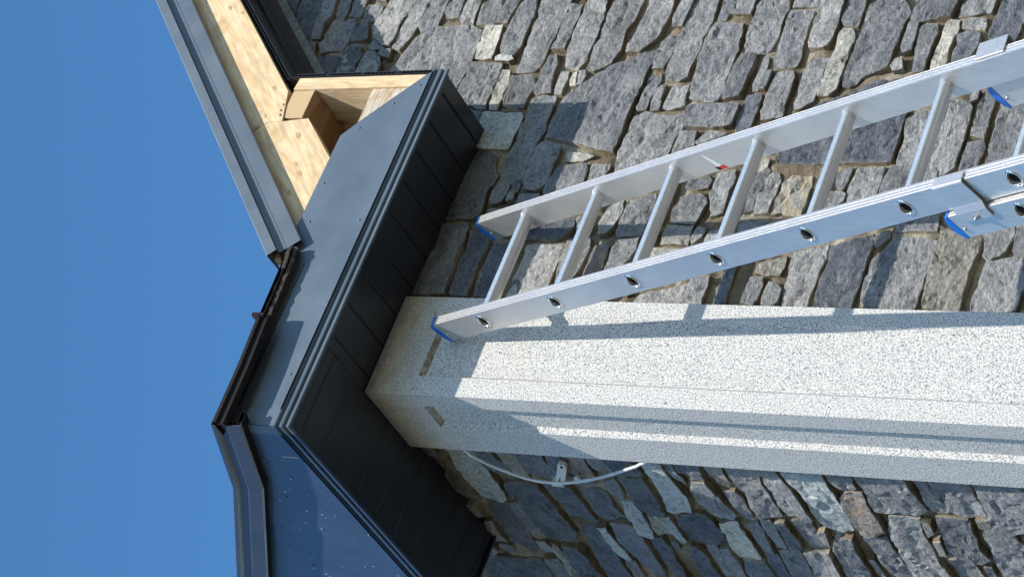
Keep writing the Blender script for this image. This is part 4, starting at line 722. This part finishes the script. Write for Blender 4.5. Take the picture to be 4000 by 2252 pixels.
# ------------------------------------------------------------------ ladder
Lu=Vector((.034,.373,.927)).normalized(); e1=Vector((1,-.007,-.016)).normalized(); e1=(e1-Lu*Lu.dot(e1)*.5).normalized()
nf=Vector((0,-.928,.373)); P0=Vector((.163,-.001,4.995))
def LP(a,b,s): return tuple(P0+e1*a+nf*b-Lu*s)
lad=empty('ladder',LP(0.15,0,5.35),'silver two section aluminium extension ladder with blue end caps leaning on the wall','ladder')
WID=.339; DEP=.073; TH=.025; PIT=.28; S0=.1725; BR=.037
drop=[(24,0),(21,8),(15,14),(6,16),(-4,14),(-12,10),(-18,4),(-19,-4),(-15,-12),(-8,-16),(1,-15),(10,-11),(18,-6)]
drop=[(n_/1000,s_/1000) for n_,s_ in drop]
def stile(a0,sgn,b0,s_top,s_bot,rungs,label,wide=0):
    """sgn +1: outer web at a0 facing -a; -1: outer web at a0 facing +a"""
    T=lambda a,b,s:LP(a0+sgn*a,b0+b,s)
    m=MB()
    ribs=[(0,DEP-.0012)]
    # closed profile without the outer web
    pr=[(0,0),(TH,0),(TH,DEP-.001)]
    nr=3
    for k in range(nr):
        w=TH/nr; x=TH-k*w
        pr+=[(x-.0006,DEP),(x-w*.55,DEP),(x-w*.62,DEP-.0016),(x-w*.92,DEP-.0016)]
    pr+=[(0,DEP-.001)]
    K=len(pr)
    m.v+=[T(a,b,s_top) for a,b in pr]+[T(a,b,s_bot) for a,b in pr]
    for i in range(K-1): m.f.append((i,i+1,K+i+1,K+i))
    m.f.append(tuple(range(K))); m.f.append(tuple(range(2*K-1,K-1,-1)))
    # outer web with the open rung ends
    edges=[s_top]+[(rungs[i]+rungs[i+1])/2 for i in range(len(rungs)-1)]+[s_bot]
    for i,r in enumerate(rungs):
        o=[(0,edges[i]),(DEP-.001,edges[i]),(DEP-.001,edges[i+1]),(0,edges[i+1])]
        h=[(BR+x,r+y) for x,y in drop]
        tr=geometry.tessellate_polygon([[Vector((x,y,0)) for x,y in o],[Vector((x,y,0)) for x,y in h]])
        n=len(m.v); m.v+=[T(0,x,y) for x,y in o+h]; m.f+=[tuple(n+j for j in t) for t in tr]
    st=m.out('stile',M_alu,lad); st['label']=label
    return st
def rung(aL,aR,b0,r):
    m=MB(); sc=.86; K=len(drop)
    m.v+=[LP(aL,b0+BR+x*sc,r+y*sc) for x,y in drop]+[LP(aR,b0+BR+x*sc,r+y*sc) for x,y in drop]
    for i in range(K): m.f.append((i,(i+1)%K,K+(i+1)%K,K+i))
    # swaged collar against each stile
    for a,bb in((aL+TH,aL+TH+.004),(aR-TH-.004,aR-TH)):
        n=len(m.v); m.v+=[LP(a,b0+BR+x*.97,r+y*.97) for x,y in drop]+[LP(bb,b0+BR+x*.97,r+y*.97) for x,y in drop]
        for i in range(K): m.f.append((n+i,n+(i+1)%K,n+K+(i+1)%K,n+K+i))
        m.f.append(tuple(n+i for i in range(K))); m.f.append(tuple(n+K+i for i in range(K)))
    o=m.out('rung',M_rung,lad)
    for p in o.data.polygons: p.use_smooth=True
    md=o.modifiers.new('s','EDGE_SPLIT'); md.split_angle=rad(50)
    return o
def rim(a0,sgn,b0,r,par):
    m=MB(); K=len(drop)
    for (sc,a) in((.86,.006),(.88,-.001),(.96,-.0024),(1.08,-.0022),(1.14,0.0004)):
        m.v+=[LP(a0+sgn*a,b0+BR+x*sc,r+y*sc) for x,y in drop]
    for k in range(4):
        for i in range(K): m.f.append((k*K+i,k*K+(i+1)%K,(k+1)*K+(i+1)%K,(k+1)*K+i))
    o=m.out('flared_rim',M_chrome,par,smooth=True)
    m=MB(); m.v=[LP(a0+sgn*.007,b0+BR+x*.9,r+y*.9) for x,y in drop]; m.f=[tuple(range(K))]; m.out('bore_shade_disc',M_dark,par)  # flat black disc stands in for the shade inside the open rung
    return o
def cap(a0,sgn,b0,s,par,up=-1):
    m=MB(); pr=[(-.0012,.006),(-.0012,-.0015),(.008,-.006),(.025,-.0105),(.045,-.0115),(.062,-.0085),(.0735,-.001),(.0742,.006)]
    pr=[(b,up*-1*d) for b,d in pr] if up>0 else pr
    m.prism(pr,lambda b,d:LP(a0-sgn*.0012,b0+b,s+d-.004),lambda b,d:LP(a0+sgn*(TH+.0012),b0+b,s+d-.004))
    o=m.out('end_cap',M_blue,par); bevel(o,.0012,2); 
    m=MB(); m.tube([LP(a0-sgn*.004,b0+.028,s+.012),LP(a0+sgn*(TH+.004),b0+.028,s+.012)],.0034,8)
    m.out('screw',M_zinc,par,smooth=True); return o
r1=[S0+PIT*k for k in range(12)]; e_1=r1[-1]+.17
sA=stile(0,1,0,0,e_1,r1,'near stile of the upper section'); sB=stile(WID,-1,0,0,e_1,r1,'far stile of the upper section')
for r in r1: rung(0,WID,0,r)
for r in r1: rim(0,1,0,r,sA); rim(WID,-1,0,r,sB)
cap(0,1,0,0,sA); cap(WID,-1,0,0,sB); cap(0,1,0,e_1,sA,1); cap(WID,-1,0,e_1,sB,1)
B2=-DEP-.006; OF=.010; s2t=1.647; r2=[s2t+.165+PIT*k for k in range(13)]; e_2=r2[-1]+.13
sC=stile(-OF,1,B2,s2t,e_2,r2,'near stile of the lower section, behind the upper'); sD=stile(WID+OF,-1,B2,s2t,e_2,r2,'far stile of the lower section')
for r in r2: rung(-OF,WID+OF,B2,r); rim(-OF,1,B2,r,sC); rim(WID+OF,-1,B2,r,sD)
for s_,u_ in((s2t,-1),(e_2,1)): cap(-OF,1,B2,s_,sC,u_); cap(WID+OF,-1,B2,s_,sD,u_)
# guide brackets that hold the two sections together
def bracket(a0,sgn,par,fin=0):
    o_=[(TH*.75,DEP+.0045),(-.0045-fin,DEP+.0045),(-.0075-fin,DEP+.001),(-.0075-fin*.6,.030),(-.0075,.012),(-.015,-.004),(-.016,-.030),(-.006,-.032),(-.006,-.0285),(-.0125,-.0265),(-.0115,-.0065),(-.0045,.010),(-.0045-fin*.5,.034),(-.0045-fin,DEP-.002),(-.0025-fin,DEP+.0012),(TH*.75,DEP+.0012)]
    m=MB(); m.prism([(a,b) for a,b in o_],lambda a,b:LP(a0+sgn*a,b,1.676),lambda a,b:LP(a0+sgn*a,b,1.752))
    o=m.out('guide_bracket',M_alu,par); bevel(o,.0008,2)
    m=MB(); m.tube([LP(a0-sgn*.020,-.020,1.716),LP(a0-sgn*.009,-.020,1.716)],.0075,6); m.tube([LP(a0-sgn*.026,-.020,1.716),LP(a0-sgn*.019,-.020,1.716)],.004,10); m.out('bolt',M_zinc,par)
bracket(0,1,lad); bracket(WID,-1,lad,.020)
m=MB()
def lf(x,y,z): return LP(WID-TH-.0004+z,.050-y,.875+x)
m.v=[LP(WID-TH-.0004,b,s) for b,s in((.066,.843),(.060,.850),(.016,.868),(.012,.852))]; m.f=[(0,1,2,3)]; o=m.out('sticker',M_white,lad); o['label']='torn white strip of a label'
m=MB(); m.v=[LP(WID-TH-.0006,b,s) for b,s in((.014,.845),(.014,.872),(.002,.878),(.002,.850))]; m.f=[(0,1,2,3)]; o=m.out('sticker',M_red,lad); o['label']='red corner of the torn label'
m=MB(); m.v=[LP(WID-TH-.0009,b,s) for b,s in((.014,.843),(.014,.852),(.003,.858),(.003,.848))]; m.f=[(0,1,2,3)]; m.out('sticker',M_dark,lad)

# ------------------------------------------------------------------ white cable and its clip on the left wall
cab=[(.258,5.075),(.256,5.042),(.286,5.012),(.320,4.981),(.349,4.941),(.373,4.899),(.384,4.854),(.382,4.793),(.365,4.730),(.337,4.656),(.302,4.586),(.269,4.521),(.247,4.460),(.235,4.40)]
pts=[]
for i in range(len(cab)-1):
    p0=Vector(cab[max(i-1,0)]);p1=Vector(cab[i]);p2=Vector(cab[i+1]);p3=Vector(cab[min(i+2,len(cab)-1)])
    for k in range(6):
        t=k/6; p=.5*((2*p1)+(p2-p0)*t+(2*p0-5*p1+4*p2-p3)*t*t+(3*p1-p0-3*p2+p3)*t**3)
        pts.append((.000 if .27<p.x else .004+0*(p.x),p.x,p.y))
m=MB(); m.tube([(x+(.006 if y<.262 else 0),y,z) for x,y,z in pts],.0042,10)
tag(m.out('cable',M_cable,smooth=True),'white round cable bowing out from behind the granite edge on the left wall','cable')
clip=empty('cable_clip',(.01,.39,4.80),'ivory plastic saddle clip standing off the stone beside the white cable','clip')
m=MB(); m.prism([(.292,4.768),(.300,4.751),(.312,4.752),(.392,4.795),(.399,4.804),(.396,4.812),(.386,4.808),(.360,4.793),(.384,4.813),(.380,4.818),(.305,4.776)],lambda y,z:(.002,y,z),lambda y,z:(.014,y,z)); o=m.out('strap',M_clip,clip); bevel(o,.0015,2)
m=MB(); m.tube([(.0035,.306,4.763),(-.001,.306,4.763)],.0035,10); m.out('screw',M_dark,clip)
m=MB(); m.box((-.004,.384,4.796),(.02,.396,4.83)); m.out('saddle',M_clip,clip)
m=MB(); m.prism([(.352,4.742),(.360,4.735),(.381,4.748),(.386,4.757),(.376,4.760),(.358,4.752)],lambda y,z:(.002,y,z),lambda y,z:(.010,y,z)); o=m.out('cable_clip',M_clip); tag(o,'small detached ivory clip lying on the stone just below the saddle clip','clip')
